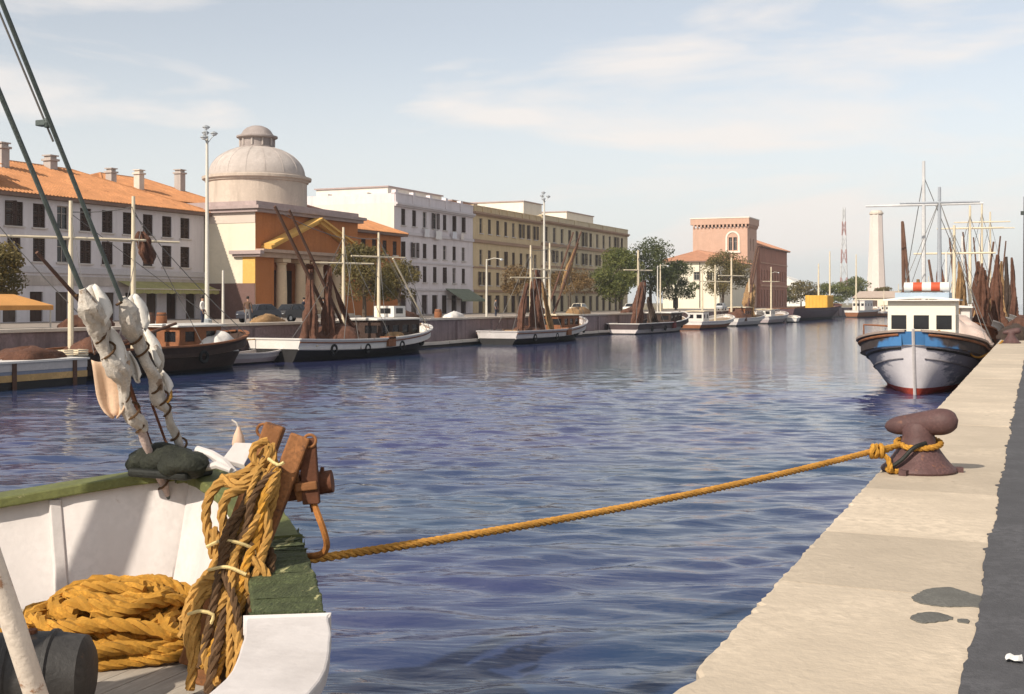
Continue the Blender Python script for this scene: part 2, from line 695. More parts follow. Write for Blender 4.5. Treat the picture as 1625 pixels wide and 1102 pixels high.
# ------------------------------------------------------------------ buildings (local frame: facade on x = 0, canal towards +x, y along the quay)
m_shut = M('brown_shutter', (0.055, 0.030, 0.022), 0.7, 0.3, 2.0, 0.2, 30)
m_shut_g = M('grey_brown_shutter', (0.10, 0.07, 0.055), 0.7, 0.3, 2.0, 0.2, 30)
m_frame = M('window_paint', (0.36, 0.31, 0.27), 0.7, 0.2, 2, 0.1, 30)
m_sill = M('sill_stone', (0.56, 0.51, 0.47), 0.85, 0.12, 1.5, 0.2, 20)
m_tile = M('roof_tile', (0.50, 0.225, 0.095), 0.85, 0.30, 0.9, 0.4, 8, wear=((0.30, 0.13, 0.06), 0.60, 1.2))
m_tile_d = M('old_roof_tile', (0.34, 0.15, 0.09), 0.88, 0.30, 0.9, 0.4, 8)
m_glass = glass_mat()
_wm = {}

def window_meshes(w, h):
    """frame, pane, sill and shutter leaf for an opening w x h; frame plane at x = 0, looking towards +x"""
    k = (round(w, 2), round(h, 2))
    if k in _wm:
        return _wm[k]
    f = MB()
    t = 0.07
    f.box(0, 0.06, -w / 2, -w / 2 + t, 0, h).box(0, 0.06, w / 2 - t, w / 2, 0, h)
    f.box(0, 0.06, -w / 2 + t, w / 2 - t, h - t, h).box(0, 0.06, -w / 2 + t, w / 2 - t, 0, t)
    f.box(0.001, 0.055, -0.03, 0.03, t, h - t).box(0.002, 0.05, -w / 2 + t, w / 2 - t, h * 0.66, h * 0.66 + 0.05)
    p = MB().box(-0.012, 0.0, -w / 2, w / 2, 0, h)
    s_ = MB().box(0.02, 0.36, -w / 2 - 0.14, w / 2 + 0.14, -0.12, -0.004)
    lf = MB()                                    # one louvred leaf, hinge at y = 0, opens towards +y
    lw = w / 2 - 0.01
    lf.box(0, 0.045, 0, 0.07, 0, h).box(0, 0.045, lw - 0.07, lw, 0, h)
    for zz in (0.0, h * 0.5 - 0.04, h - 0.08):
        lf.box(0.001, 0.044, 0.07, lw - 0.07, zz, zz + 0.08)
    nsl = max(6, int(h / 0.14))
    for i in range(nsl):
        zc = 0.08 + (h - 0.16) * (i + 0.5) / nsl
        lf.add([(0.004, 0.07, zc + 0.045), (0.004, lw - 0.07, zc + 0.045), (0.038, lw - 0.07, zc - 0.045), (0.038, 0.07, zc - 0.045)], [(0, 1, 2, 3)])
    _wm[k] = [f.mesh('window', m_frame), p.mesh('pane', m_glass), s_.mesh('sill', m_sill, bevel=0.015),
              lf.mesh('shutter', m_shut, recalc=False), lf.mesh('shutter', m_shut_g, recalc=False)]
    return _wm[k]

def put_window(parent, loc, rotz, w, h, mode, sill=True, shut=3):
    """mode: 'shut' both leaves closed, 'open' leaves folded back on the wall, 'ajar', 'plain' none"""
    f, p, s_, l1, l2 = window_meshes(w, h)
    lf = l1 if shut == 3 else l2
    o = inst('window', f, parent, loc, rotz)
    inst('pane', p, o, (0, 0, 0))
    if sill:
        inst('sill', s_, o, (0.0, 0, 0))
    if mode == 'shut':
        inst('shutter', lf, o, (0.085, -w / 2 + 0.003, 0))
        inst('shutter', lf, o, (0.130, w / 2 - 0.003, 0), rotz=PI)
    elif mode == 'ajar':
        inst('shutter', lf, o, (0.20, -w / 2 + 0.003, 0), rotz=R(-62))
        inst('shutter', lf, o, (0.130, w / 2 - 0.003, 0), rotz=PI)
    elif mode == 'open':
        inst('shutter', lf, o, (0.30, -w / 2 - 0.0, 0), rotz=R(-172))
        inst('shutter', lf, o, (0.26, w / 2 + 0.0, 0), rotz=R(-8))
    return o

def tiled_slope(mb, A, B, C, D, pitch=0.34):
    """roof plane eave A->B, ridge D->C, with raised tile rows running up the slope"""
    A, B, C, D = map(Vector, (A, B, C, D))
    mb.add([A, B, C, D], [(0, 1, 2, 3)])
    n_ = (B - A).cross(D - A).normalized()
    if n_.z < 0:
        n_ = -n_
    e = (B - A)
    ln = e.length
    e.normalize()
    up = n_.cross(e)
    if up.z < 0:
        up = -up
    k = int(ln / pitch)

    def top(s_):
        # distance up the slope at eave position s_
        hd = (D - A).dot(up)
        sd = (D - A).dot(e)
        sc = (C - A).dot(e)
        if s_ < sd and sd > 1e-6:
            return hd * s_ / sd
        if s_ > sc and ln - sc > 1e-6:
            return hd * (ln - s_) / (ln - sc)
        return hd
    for i in range(k):
        s0 = (i + 0.5) * ln / k
        hgt = top(s0)
        if hgt < 0.3:
            continue
        p0 = A + e * s0 - up * 0.05
        p1 = A + e * s0 + up * (hgt - 0.05)
        w = pitch * 0.3
        vs = []
        for p in (p0, p1):
            vs += [p - e * w + n_ * 0.004, p - e * w * 0.5 + n_ * 0.075, p + e * w * 0.5 + n_ * 0.075, p + e * w + n_ * 0.004]
        mb.add(vs, [(0, 1, 5, 4), (1, 2, 6, 5), (2, 3, 7, 6), (0, 3, 2, 1)])

def hip_roof(parent, x0, x1, y0, y1, z, rise, mat, hipa=None, hipb=None, ov=0.6, name='roof'):
    """ridge along y; hipa / hipb set how far the hips run at the low-y / high-y end"""
    x0 -= ov
    x1 += ov
    y0 -= ov
    y1 += ov
    xm = (x0 + x1) / 2
    ha = (x1 - x0) / 2 if hipa is None else hipa
    hb = (x1 - x0) / 2 if hipb is None else hipb
    ra = (xm, y0 + ha, z + rise)
    rb = (xm, y1 - hb, z + rise)
    mb = MB()
    a, b, c, d = (x1, y0, z), (x1, y1, z), (x0, y1, z), (x0, y0, z)
    tiled_slope(mb, a, b, rb, ra)
    tiled_slope(mb, c, d, ra, rb)
    tiled_slope(mb, d, a, ra, ra)
    tiled_slope(mb, b, c, rb, rb)
    mb.add([a, b, c, d], [(0, 1, 2, 3)])
    o = mb.build(name, mat, parent, recalc=False)
    rc = MB()
    for p, q in ((ra, rb), (a, ra), (d, ra), (b, rb), (c, rb)):
        if (Vector(p) - Vector(q)).length > 0.1:
            rc.tube([p, q], 0.13, 6)
    rc.build('ridge_tile', mat, o)
    ev = MB()
    ev.box(x1 - 0.55, x1 - 0.02, y0 + 0.02, y1 - 0.02, z - 0.28, z - 0.02).box(x0 + 0.02, x1 - 0.56, y0 + 0.02, y0 + 0.55, z - 0.28, z - 0.021).box(x0 + 0.02, x1 - 0.56, y1 - 0.55, y1 - 0.02, z - 0.28, z - 0.021)
    ev.build('eave', M('eave_paint', (0.20, 0.13, 0.10), 0.85, 0.2, 1, 0.2, 10), o)
    return o

def chimney(parent, x, y, z0, z1, w, mat):
    mb = MB().box(x - w / 2, x + w / 2, y - w / 2, y + w / 2, z0, z1)
    mb.box(x - w / 2 - 0.12, x + w / 2 + 0.12, y - w / 2 - 0.12, y + w / 2 + 0.12, z1, z1 + 0.16)
    mb.box(x - w / 2 + 0.05, x + w / 2 - 0.05, y - w / 2 + 0.05, y + w / 2 - 0.05, z1 + 0.16, z1 + 0.38)
    mb.box(x - w / 2 - 0.08, x + w / 2 + 0.08, y - w / 2 - 0.08, y + w / 2 + 0.08, z1 + 0.38, z1 + 0.47)
    return mb.build('chimney', mat, parent)

def walls(parent, D, Wd, h, mat, ops_c, ops_s=(), name='wall', depth=0.22, mat_s=None):
    """canal facade, south gable (own mesh when it has its own material), back and north wall"""
    mb = MB()
    wall_open(mb, (0, 0, 0), (0, 1, 0), (1, 0, 0), Wd, 0, h, list(ops_c), depth)
    mb.add([(0, Wd, 0), (-D, Wd, 0), (-D, Wd, h), (0, Wd, h)], [(0, 1, 2, 3)])
    mb.add([(-D, Wd, 0), (-D, 0, 0), (-D, 0, h), (-D, Wd, h)], [(0, 1, 2, 3)])
    mb.add([(0, 0, h), (0, Wd, h), (-D, Wd, h), (-D, 0, h)], [(0, 1, 2, 3)])
    ms = MB() if mat_s else mb
    wall_open(ms, (-D, 0, 0), (1, 0, 0), (0, -1, 0), D, 0, h, list(ops_s), depth)
    w = mb.build(name, mat, parent)
    if mat_s:
        ms.build('side_wall', mat_s, parent)
    return w

# --- hotel: pale three storey house with a long tiled hip roof
m_hotel = M('lilac_plaster', (0.66, 0.615, 0.625), 0.9, 0.07, 0.5, 0.25, 8, stain=0.22)
m_hotel_g = M('dirty_ground_plaster', (0.46, 0.40, 0.36), 0.9, 0.16, 0.5, 0.3, 8, stain=0.35)
hotel = thing('hotel', 'long lilac white three storey building with orange tiled hip roof', 'building', (-65, 48, FQ))
HW, HD, HH = 35.1, 14.0, 8.75
ops, wl = [], []
cols = [62.39 - 48 + 2.28 * i for i in range(-6, 9)]
for i, yc in enumerate(cols):
    for (z0, hh) in ((6.72, 1.70), (4.30, 1.72)):
        w_ = 1.16 if not (i == 6 and z0 > 5) else 1.6
        ops.append((yc - w_ / 2, yc + w_ / 2, z0, z0 + hh))
        wl.append((yc, z0, w_, hh, i))
gops = []
for i in range(14):
    yc = 1.9 + i * 2.42
    gops.append((yc - 0.62, yc + 0.62, 0.02, 2.15))
walls(hotel, HD, HW, HH, m_hotel, ops + gops)
for yc, z0, w_, hh, i in wl:
    put_window(hotel, (-0.2, yc, z0), 0, w_, hh, ('shut', 'shut', 'shut', 'ajar', 'plain')[rnd.choice((0, 0, 1, 2, 3, 4))])
for k, g in enumerate(gops):
    d = MB().box(0, 0.05, -0.6, 0.6, 0, 2.13).box(0.05, 0.07, -0.5, -0.05, 0.25, 2.0).box(0.05, 0.07, 0.05, 0.5, 0.25, 2.0)
    d.build('door', (m_shut, m_shut_g)[k % 2], hotel, (-0.18, (g[0] + g[1]) / 2, 0.015))
MB().box(0.002, 0.16, 0, HW, 3.50, 3.95).build('string_course', M('string_course_plaster', (0.52, 0.49, 0.50), 0.9, 0.1, 0.6, 0.2, 8), hotel, bevel=0.02)
MB().box(0.002, 0.09, 0, HW, 2.62, 3.30).build('shop_fascia', m_hotel_g, hotel)
hip_roof(hotel, -HD, 0, 0, HW, HH + 0.28, 3.15, m_tile, hipa=7, hipb=8.8)
for (cx_, cy_, cz_) in ((-5.3, 18.3, 12.8), (-6.6, 24.4, 12.6), (-3.0, 14.0, 11.5)):
    chimney(hotel, cx_, cy_, 9.6, cz_, 0.75, m_hotel_g)
dm = MB().box(-4.2, -1.0, 8.6, 13.7, 9.3, 10.9)
dormer = dm.build('dormer', M('dormer_dark', (0.11, 0.07, 0.06), 0.9, 0.3, 1, 0.3, 6), hotel)
dr = MB()
tiled_slope(dr, (-0.6, 8.3, 10.95), (-0.6, 14.0, 10.95), (-5.0, 14.0, 11.9), (-5.0, 8.3, 11.9))
dr.build('dormer_roof', m_tile, dormer, recalc=False)
# awning over the shop at the church end
aw = MB()
for k in range(11):
    a0 = 24.5 + k * 0.93
    aw.add([(0.1, a0, 3.05), (0.1, a0 + 0.92, 3.05), (1.9, a0 + 0.92, 2.42), (1.9, a0, 2.42)], [(0, 1, 2, 3)])
    aw.add([(1.9, a0, 2.42), (1.9, a0 + 0.92, 2.42), (1.9, a0 + 0.92, 2.12), (1.9, a0 + 0.46, 2.05), (1.9, a0, 2.12)], [(0, 1, 2, 3, 4)])
awning = aw.build('awning', M('olive_canvas', (0.36, 0.33, 0.14), 0.9, 0.25, 0.8, 0.2, 6), hotel)
MB().box(1.86, 1.96, 24.4, 34.8, 2.40, 2.47).build('awning_bar', m_cap, awning)

# --- house behind the hotel
hb = thing('house', 'pale house with low orange hip roof behind the long hotel', 'building', (-79, 86.5, FQ))
ops = [(2.0 + 3.1 * i, 3.0 + 3.1 * i, 8.6, 10.2) for i in range(5)]
walls(hb, 12, 18.5, 11.2, M('peach_plaster', (0.60, 0.52, 0.46), 0.9, 0.1, 0.5, 0.2, 8, stain=0.3), ops)
for q in ops:
    put_window(hb, (-0.2, (q[0] + q[1]) / 2, q[2]), 0, q[1] - q[0], q[3] - q[2], 'shut')
hip_roof(hb, -12, 0, 0, 18.5, 11.5, 2.7, m_tile)
chimney(hb, -3.5, 15.0, 12.0, 14.9, 0.8, m_hotel_g)
chimney(hb, -1.0, 2.0, 11.0, 13.6, 0.7, m_hotel_g)
chimney(hb, -2.0, 7.0, 11.8, 14.0, 0.7, m_cap)

# --- church with dome
m_cream = M('cream_plaster', (0.72, 0.64, 0.50), 0.9, 0.06, 0.4, 0.2, 8, stain=0.10)
m_terra = M('terracotta_plaster', (0.44, 0.165, 0.055), 0.9, 0.12, 0.5, 0.25, 8, stain=0.25)
m_ochre = M('ochre_plaster', (0.68, 0.40, 0.11), 0.9, 0.1, 0.5, 0.2, 8)
m_base_band = M('brown_base_band', (0.17, 0.10, 0.085), 0.9, 0.15, 0.6, 0.2, 8)
m_corn = M('cornice_stone', (0.40, 0.31, 0.29), 0.9, 0.15, 1.0, 0.3, 8, stain=0.3)
m_dome = M('dome_stucco', (0.47, 0.41, 0.37), 0.92, 0.14, 0.7, 0.35, 5, stain=0.35)
church = thing('church', 'domed church with orange columned porch, pediment and cream side wall', 'church', (-60, 83.5, FQ))
CW, CD, CH = 16.6, 16.0, 9.0
mb = MB()
wall_open(mb, (0, 0, 0), (0, 1, 0), (1, 0, 0), CW, 0, CH, [(2.7, 14.2, 0.35, 5.25)], 3.2)
mb.add([(-3.2, 2.7, 0.35), (-3.2, 14.2, 0.35), (-3.2, 14.2, 5.25), (-3.2, 2.7, 5.25)], [(0, 1, 2, 3)])
mb.add([(0, CW, 0), (-CD, CW, 0), (-CD, CW, CH), (0, CW, CH)], [(0, 1, 2, 3)])
mb.add([(-CD, CW, 0), (-CD, 0, 0), (-CD, 0, CH), (-CD, CW, CH)], [(0, 1, 2, 3)])
mb.build('front_wall', m_terra, church)
sw = MB()
wall_open(sw, (-CD, 0, 0), (1, 0, 0), (0, -1, 0), CD, 0, CH, [(CD - 9.5, CD - 8.2, 5.0, 7.2)], 0.3)
sw.build('side_wall', m_cream, church)
put_window(church, (-8.85, 0.28, 5.0), R(-90), 1.3, 2.2, 'plain')
MB().box(-CD, -0.02, -0.05, 0.0, 0, 3.0).build('base_band', m_base_band, church)  # dark brown band over the lower part of the side wall
MB().box(-1.25, 0.02, -0.06, -0.052, 3.0, 5.2).box(-1.25, 0.02, -0.04, 0.0, 3.0, 5.2).build('corner_pilaster', m_ochre, church)
MB().box(-2.3, 0.9, -0.55, 0.0, 5.45, 5.75).box(-2.1, 0.7, -0.35, 0.0, 5.25, 5.44).build('cornice_return', m_corn, church)
# entablature, attic cornice
MB().box(0.0, 0.55, -0.02, CW, 5.22, 5.62).box(0.0, 0.9, -0.03, CW + 0.1, 5.63, 5.9).build('entablature', M('entablature_stone', (0.46, 0.33, 0.25), 0.9, 0.15, 0.8, 0.2, 8, stain=0.25), church)
at = MB().box(-CD - 0.3, 0.45, -0.35, CW + 0.35, CH, CH + 0.28).box(-CD - 0.45, 0.7, -0.55, CW + 0.55, CH + 0.281, CH + 0.55)
at.box(-CD, 0.1, -0.0, CW, CH + 0.551, CH + 0.95)
at.build('attic_cornice', m_corn, church)
MB().box(-CD, 0.0, -0.04, -0.001, CH - 0.9, CH).build('frieze', M('frieze_plaster', (0.60, 0.50, 0.42), 0.9, 0.1, 0.5, 0.2, 8), church)
# pediment
yL, yR, zb, za = 1.4, 15.4, 5.92, 8.45
ym = (yL + yR) / 2
ped = MB().add([(0.05, yL, zb), (0.05, yR, zb), (0.05, ym, za), (0.42, yL, zb), (0.42, yR, zb), (0.42, ym, za)],
               [(0, 2, 1), (3, 4, 5), (0, 1, 4, 3), (1, 2, 5, 4), (2, 0, 3, 5)]).build('pediment', m_terra, church)
for a, b in (((0.5, yL - 0.5, zb + 0.12), (0.5, ym + 0.05, za + 0.22)), ((0.5, yR + 0.5, zb + 0.12), (0.5, ym - 0.05, za + 0.23))):
    q = MB().bar(a, b, 1.0, 0.30, up=(0, 0, 1))
    q.bar((0.75, a[1], a[2] + 0.25), (0.75, b[1], b[2] + 0.25), 1.1, 0.16)
    q.build('raking_cornice', m_ochre, ped)
cm = MB()
cm.box(-0.62, 0.62, -0.62, 0.62, 0, 0.25)
cm.lathe([(0.6, 0.25), (0.62, 0.38), (0.52, 0.48), (0.50, 0.6), (0.505, 1.8), (0.46, 3.6), (0.42, 4.30), (0.50, 4.36), (0.50, 4.44), (0.43, 4.5)], 18)
cm.box(-0.6, 0.6, -0.6, 0.6, 4.5, 4.84)
cme = cm.mesh('column', M('column_stucco', (0.64, 0.49, 0.33), 0.9, 0.12, 0.8, 0.2, 8), smooth=True)
for yc in (4.0, 6.95, 9.9, 12.85):
    inst('column', cme, church, (-0.15, yc, 0.36))
MB().box(-3.2, 1.3, 2.0, 15, 0.0, 0.17).box(-3.2, 0.9, 2.3, 14.6, 0.171, 0.345).build('porch_step', m_cap, church)
MB().box(-3.18, -3.05, 7.0, 9.9, 0.36, 4.3).build('door', m_shut, church)
# drum, dome, lantern
DC = (-5.9, 8.5)
MB().lathe([(4.55, 9.5), (4.55, 12.35), (4.7, 12.4), (4.72, 12.55), (4.95, 12.62), (4.98, 12.85), (4.5, 12.95)], 56, (*DC, 0)).build('drum', M('drum_plaster', (0.54, 0.45, 0.37), 0.92, 0.12, 0.6, 0.25, 6, stain=0.3), church, smooth=True)
prof = [(4.45, 12.90), (4.46, 13.1)]
for k in range(13):
    a = k / 12 * R(80)
    prof.append((4.36 * math.cos(a) + 0.02, 13.1 + 2.75 * math.sin(a)))
dome = MB().lathe(prof, 64, (*DC, 0)).build('dome', m_dome, church, smooth=True)
for k in range(16):
    a = 2 * PI * k / 16
    pts = [(DC[0] + r_ * math.cos(a), DC[1] + r_ * math.sin(a), z_) for r_, z_ in prof[2:13]]
    MB().tube(pts, 0.03, 4).build('rib', m_dome, dome)
lan = MB().lathe([(1.62, 15.5), (1.62, 15.75), (1.5, 15.8), (1.5, 16.45), (1.72, 16.5), (1.88, 16.58), (1.88, 16.72), (1.55, 16.8), (1.4, 17.0), (1.25, 17.25), (0.95, 17.5), (0.5, 17.68), (0.12, 17.72)], 28, (*DC, 0)).build('lantern', M('lantern_stone', (0.33, 0.28, 0.26), 0.9, 0.2, 1.2, 0.4, 6, stain=0.4), church, smooth=True)
for k in range(10):
    a = 2 * PI * k / 10
    MB().cyl((DC[0] + 1.55 * math.cos(a), DC[1] + 1.55 * math.sin(a), 15.8), (DC[0] + 1.55 * math.cos(a), DC[1] + 1.55 * math.sin(a), 16.47), 0.09, n=6).build('lantern_column', m_dome, lan)
# low roofs behind the parapet
MB().add([(-1.5, 12.5, 9.9), (-1.5, 16.4, 9.9), (-9, 16.4, 9.9), (-9, 12.5, 9.9), (-5, 14.4, 11.0)], [(0, 1, 4), (1, 2, 4), (2, 3, 4), (3, 0, 4)]).build('roof', m_tile_d, church)

# --- narrow orange house right of the church
oh = thing('house', 'narrow orange house with terracotta roof squeezed beside the church porch', 'building', (-63.6, 101.2, FQ))
ops = [(1.2 + 2.2 * i, 2.1 + 2.2 * i, z_, z_ + 1.5) for i in range(6) for z_ in (6.5, 3.6)]
walls(oh, 12, 14.0, 8.6, m_terra, ops)
for q in ops:
    put_window(oh, (-0.2, (q[0] + q[1]) / 2, q[2]), 0, 0.9, 1.5, 'shut')
hip_roof(oh, -12, 0, 0, 14.0, 8.85, 2.2, m_tile, hipa=1.0, hipb=1.0)

# --- apartment blocks
def parapet(parent, D, Wd, z, h, mat, mat2, step, cz):
    p = MB().box(-0.3, 0.05, 0.0, Wd, z, z + h).box(-D, -0.31, 0.0, 0.3, z, z + h).box(-D, -0.31, Wd - 0.3, Wd, z, z + h)
    p.box(-0.36, 0.12, -0.06, Wd + 0.0, z + h, z + h + 0.12)
    o = p.build('parapet', mat, parent)
    y_ = 0.35
    while y_ < Wd - 0.3:
        MB().box(-0.38, 0.16, y_ - 0.28, y_ + 0.28, z, z + h + cz).build('parapet_pier', mat, o)
        y_ += step
    c = MB().box(0.0, 0.45, -0.05, Wd - 0.03, z - 0.18, z + 0.06).box(0.0, 0.28, -0.03, Wd - 0.03, z - 0.36, z - 0.181)
    c.build('cornice', mat2, parent)
    return o

def block(name, label, y0, Wd, D, h, mat, mat_s, cols, rows, gh, win_w, ground, bands, trim, shut=3, modes=('shut', 'shut', 'ajar', 'open', 'plain')):
    b = thing(name, label, 'building', (-65, y0, FQ))
    ops = [(c - win_w / 2, c + win_w / 2, z0, z0 + h_) for c in cols for z0, h_ in rows]
    gops = [(c - 0.72, c + 0.72, 0.03, gh) for c in ground]
    walls(b, D, Wd, h, mat, ops + gops, mat_s=mat_s)
    for c in cols:
        for z0, h_ in rows:
            put_window(b, (-0.2, c, z0), 0, win_w, h_, rnd.choice(modes), shut=shut)
    for c in ground:
        d = MB().box(0, 0.05, -0.70, -0.02, 0, gh - 0.06).box(0, 0.05, 0.02, 0.70, 0, gh - 0.06).box(0.05, 0.08, -0.6, 0.6, gh * 0.7, gh * 0.72)
        d.build('door', rnd.choice((m_shut, m_shut_g, m_shut)), b, (-0.19, c, 0.03))
    for z0, z1, pr_ in bands:
        MB().box(0.002, pr_, -0.0, Wd - 0.02, z0, z1).build('string_course', trim, b)
    return b

m_white = M('white_apartment_plaster', (0.70, 0.635, 0.635), 0.9, 0.07, 0.4, 0.2, 8, stain=0.25)
m_whites = M('white_side_plaster', (0.70, 0.65, 0.57), 0.9, 0.06, 0.3, 0.2, 8, stain=0.15)  # warmer tone than the canal front
wcols = [118.31 - 116.2 + 2.573 * i for i in range(7)]
wb = block('apartment_block', 'white four storey apartment block with laundry and green shop awning', 116.2, 20.25, 15, 12.45, m_white, m_whites,
           wcols, ((10.05, 1.85), (6.5, 1.7), (3.72, 1.85)), 2.25, 0.95, [wcols[0] + 2.573 * i for i in range(7)],
           ((9.0, 9.35, 0.22), (5.85, 6.05, 0.10), (2.75, 3.0, 0.14)), M('white_trim', (0.60, 0.55, 0.55), 0.9, 0.1, 0.6, 0.2, 8))
parapet(wb, 15, 20.25, 12.45, 1.05, m_white, M('white_trim', (0.6, 0.55, 0.55)), 4.1, 0.4)
pent = MB()
wall_open(pent, (-4.2, 6.0, 12.45), (0, 1, 0), (1, 0, 0), 13.8, 0, 2.4, [(11.2, 12.2, 0.9, 1.9)], 0.15)
pent.add([(-14, 6, 12.45), (-4.2, 6, 12.45), (-4.2, 6, 14.85), (-14, 6, 14.85)], [(0, 1, 2, 3)])
pent.add([(-4.2, 6, 14.85), (-4.2, 19.8, 14.85), (-14, 19.8, 14.85), (-14, 6, 14.85)], [(0, 1, 2, 3)])
pent.add([(-4.2, 19.8, 12.45), (-14, 19.8, 12.45), (-14, 19.8, 14.85), (-4.2, 19.8, 14.85)], [(0, 1, 2, 3)])
po = pent.build('penthouse', m_whites, wb)
put_window(po, (-4.33, 6 + 11.7, 12.45 + 0.9), 0, 1.0, 1.0, 'plain')
MB().box(-14.2, -4.0, 5.8, 20.0, 14.851, 15.0).build('penthouse_roof', m_corn, po)
for k in range(4):
    MB().box(-13 + k * 2.6, -12.1 + k * 2.6, 1.5, 2.4, 12.46, 13.55 + 0.3 * (k % 2)).build('roof_vent', m_whites if k % 2 else m_corn, wb)
aw = MB()
for k in range(8):
    a0 = 12.4 + k * 0.82
    aw.add([(0.08, a0, 3.05), (0.08, a0 + 0.81, 3.05), (2.3, a0 + 0.81, 1.75), (2.3, a0, 1.75)], [(0, 1, 2, 3)])
    aw.add([(2.3, a0, 1.75), (2.3, a0 + 0.81, 1.75), (2.3, a0 + 0.81, 1.5), (2.3, a0, 1.5)], [(0, 1, 2, 3)])
awo = aw.build('awning', M('green_grey_canvas', (0.20, 0.22, 0.16), 0.9, 0.15, 0.8, 0.2, 6), wb)
for k in (0, 4, 8):
    MB().cyl((0.05, 12.4 + k * 0.82, 1.8), (2.28, 12.4 + k * 0.82, 1.74), 0.03, n=5).build('awning_arm', m_shut_g, awo)

m_yel = M('ochre_apartment_plaster', (0.63, 0.485, 0.29), 0.9, 0.10, 0.4, 0.2, 8, stain=0.3)
m_yels = M('ochre_side_plaster', (0.60, 0.46, 0.28), 0.9, 0.1, 0.4, 0.2, 8, stain=0.2)
m_ytrim = M('brown_trim', (0.38, 0.25, 0.17), 0.9, 0.15, 0.6, 0.2, 8)
ycols = [138.88 - 136.5 + 2.61 * i for i in range(7)]
yb = block('apartment_block', 'ochre apartment block with brown cornice joined to the white block', 136.5, 22.6, 15, 12.85, m_yel, m_yels,
           ycols + [ycols[-1] + 2.55], ((10.25, 1.9), (6.2, 1.95), (3.6, 1.7)), 2.3, 0.95, [ycols[0] + 2.61 * i for i in range(8)],
           ((9.0, 9.4, 0.25), (2.7, 3.0, 0.16), (5.75, 5.95, 0.1)), m_ytrim, shut=4)
parapet(yb, 15, 22.6, 12.85, 0.75, m_yel, m_ytrim, 2.6, 0.12)
MB().box(-12, -4, 2.0, 9.2, 12.85, 14.5).build('stair_head', M('brick_red_plaster', (0.42, 0.22, 0.15), 0.9, 0.15, 0.5, 0.2, 6), yb)
MB().box(-12.2, -3.8, 1.8, 9.4, 14.501, 14.65).build('stair_head_roof', m_corn, yb)
y2cols = [2.0 + 3.15 * i for i in range(12)]
y2 = block('apartment_block', 'yellowish grey apartment block with rooftop huts next to big green trees', 159.3, 39.8, 15, 13.15, M('yellow_grey_plaster', (0.63, 0.525, 0.35), 0.9, 0.10, 0.4, 0.2, 8, stain=0.3), m_yels,
           y2cols, ((10.2, 2.2), (7.3, 1.75), (4.2, 1.75)), 2.4, 1.2, y2cols,
           ((9.6, 10.0, 0.3), (6.5, 6.75, 0.12), (2.8, 3.1, 0.16)), m_ytrim, shut=4, modes=('shut', 'plain', 'open', 'plain'))
parapet(y2, 15, 39.8, 13.15, 0.75, M('yellow_grey_plaster', (0, 0, 0)), m_ytrim, 6.6, 0.05)
for (a, b, hh) in ((1.0, 8.0, 2.9), (18.5, 31.0, 2.6)):
    q = MB().box(-13, -3.2, a, b, 13.15, 13.15 + hh).build('rooftop_hut', m_whites, y2)
    MB().box(-13.15, -3.05, a - 0.15, b + 0.15, 13.151 + hh, 13.30 + hh).build('hut_roof', m_corn, q)

# laundry hung out of the top windows of the white block
for k, (yc, zc, ww, hh, cc) in enumerate(((7.0, 9.55, 1.3, 0.9, (0.72, 0.70, 0.70)), (10.0, 9.5, 1.6, 1.0, (0.76, 0.73, 0.70)), (14.2, 9.6, 1.2, 0.8, (0.70, 0.70, 0.74)), (16.4, 9.55, 0.9, 0.75, (0.75, 0.68, 0.62)))):
    rows = []
    for i in range(5):
        rows.append([(-64.55 + 0.05 * math.sin(j * 1.9 + i), 116.2 + yc + ww * (j / 8 - 0.5), FQ + zc + 0.35 - hh * i / 4 - 0.05 * abs(math.sin(j * 0.8))) for j in range(9)])
    o = MB().grid(rows).build('laundry', M('linen%d' % k, cc, 0.9, 0.05, 2, 0.1, 10), recalc=False)
    sm = o.modifiers.new('cloth_thickness', 'SOLIDIFY')
    sm.thickness = 0.01
    tag(o, ('white sheet', 'wide white sheet', 'bluish white towel', 'small pinkish cloth')[k] + ' hung below a top floor window of the white block', 'laundry')

# --- castle-like villa at the bend
m_brick = M('villa_brick', (0.37, 0.17, 0.115), 0.9, 0.2, 0.5, 0.3, 6, stain=0.3)
m_tow = M('tower_brick', (0.53, 0.34, 0.25), 0.9, 0.12, 0.5, 0.3, 6, stain=0.15)
m_vcream = M('villa_cream', (0.72, 0.66, 0.53), 0.9, 0.06, 0.4, 0.2, 6, stain=0.1)
m_stonew = M('white_stone', (0.70, 0.65, 0.56), 0.9, 0.08, 0.6, 0.2, 8)
villa = thing('villa', 'castle like brick villa with square crenellated tower and cream wing', 'building', (-63.2, 258, FQ))
# cream wing (south)
cw = MB()
wall_open(cw, (-12.8, 0, 0), (1, 0, 0), (0, -1, 0), 12.8, 0, 10.3, [(2.1, 3.6, 6.3, 8.1), (2.3, 3.5, 0.1, 2.5), (7.0, 8.3, 6.3, 8.1), (10, 11.2, 6.3, 8.1)], 0.25)
wall_open(cw, (0, 0, 0), (0, 1, 0), (1, 0, 0), 29.9, 0, 10.3, [(3 + 4 * i, 4.2 + 4 * i, 5.8, 8.0) for i in range(5)], 0.25)
cw.add([(-12.8, 29.9, 0), (-12.8, 0, 0), (-12.8, 0, 10.3), (-12.8, 29.9, 10.3)], [(0, 1, 2, 3)])
wing = cw.build('south_wing', m_vcream, villa)
for xa in (2.85, 7.65, 10.6):
    put_window(villa, (-12.8 + xa, 0.24, 6.3), R(-90), 1.5 if xa < 3 else 1.2, 1.8, 'plain')
for i in range(5):
    put_window(villa, (-0.24, 3.6 + 4 * i, 5.8), 0, 1.2, 2.2, 'shut')
MB().cyl((-4.4, -0.12, 0.2), (-4.4, -0.12, 10.2), 0.09, n=6).build('drainpipe', m_shut_g, villa)
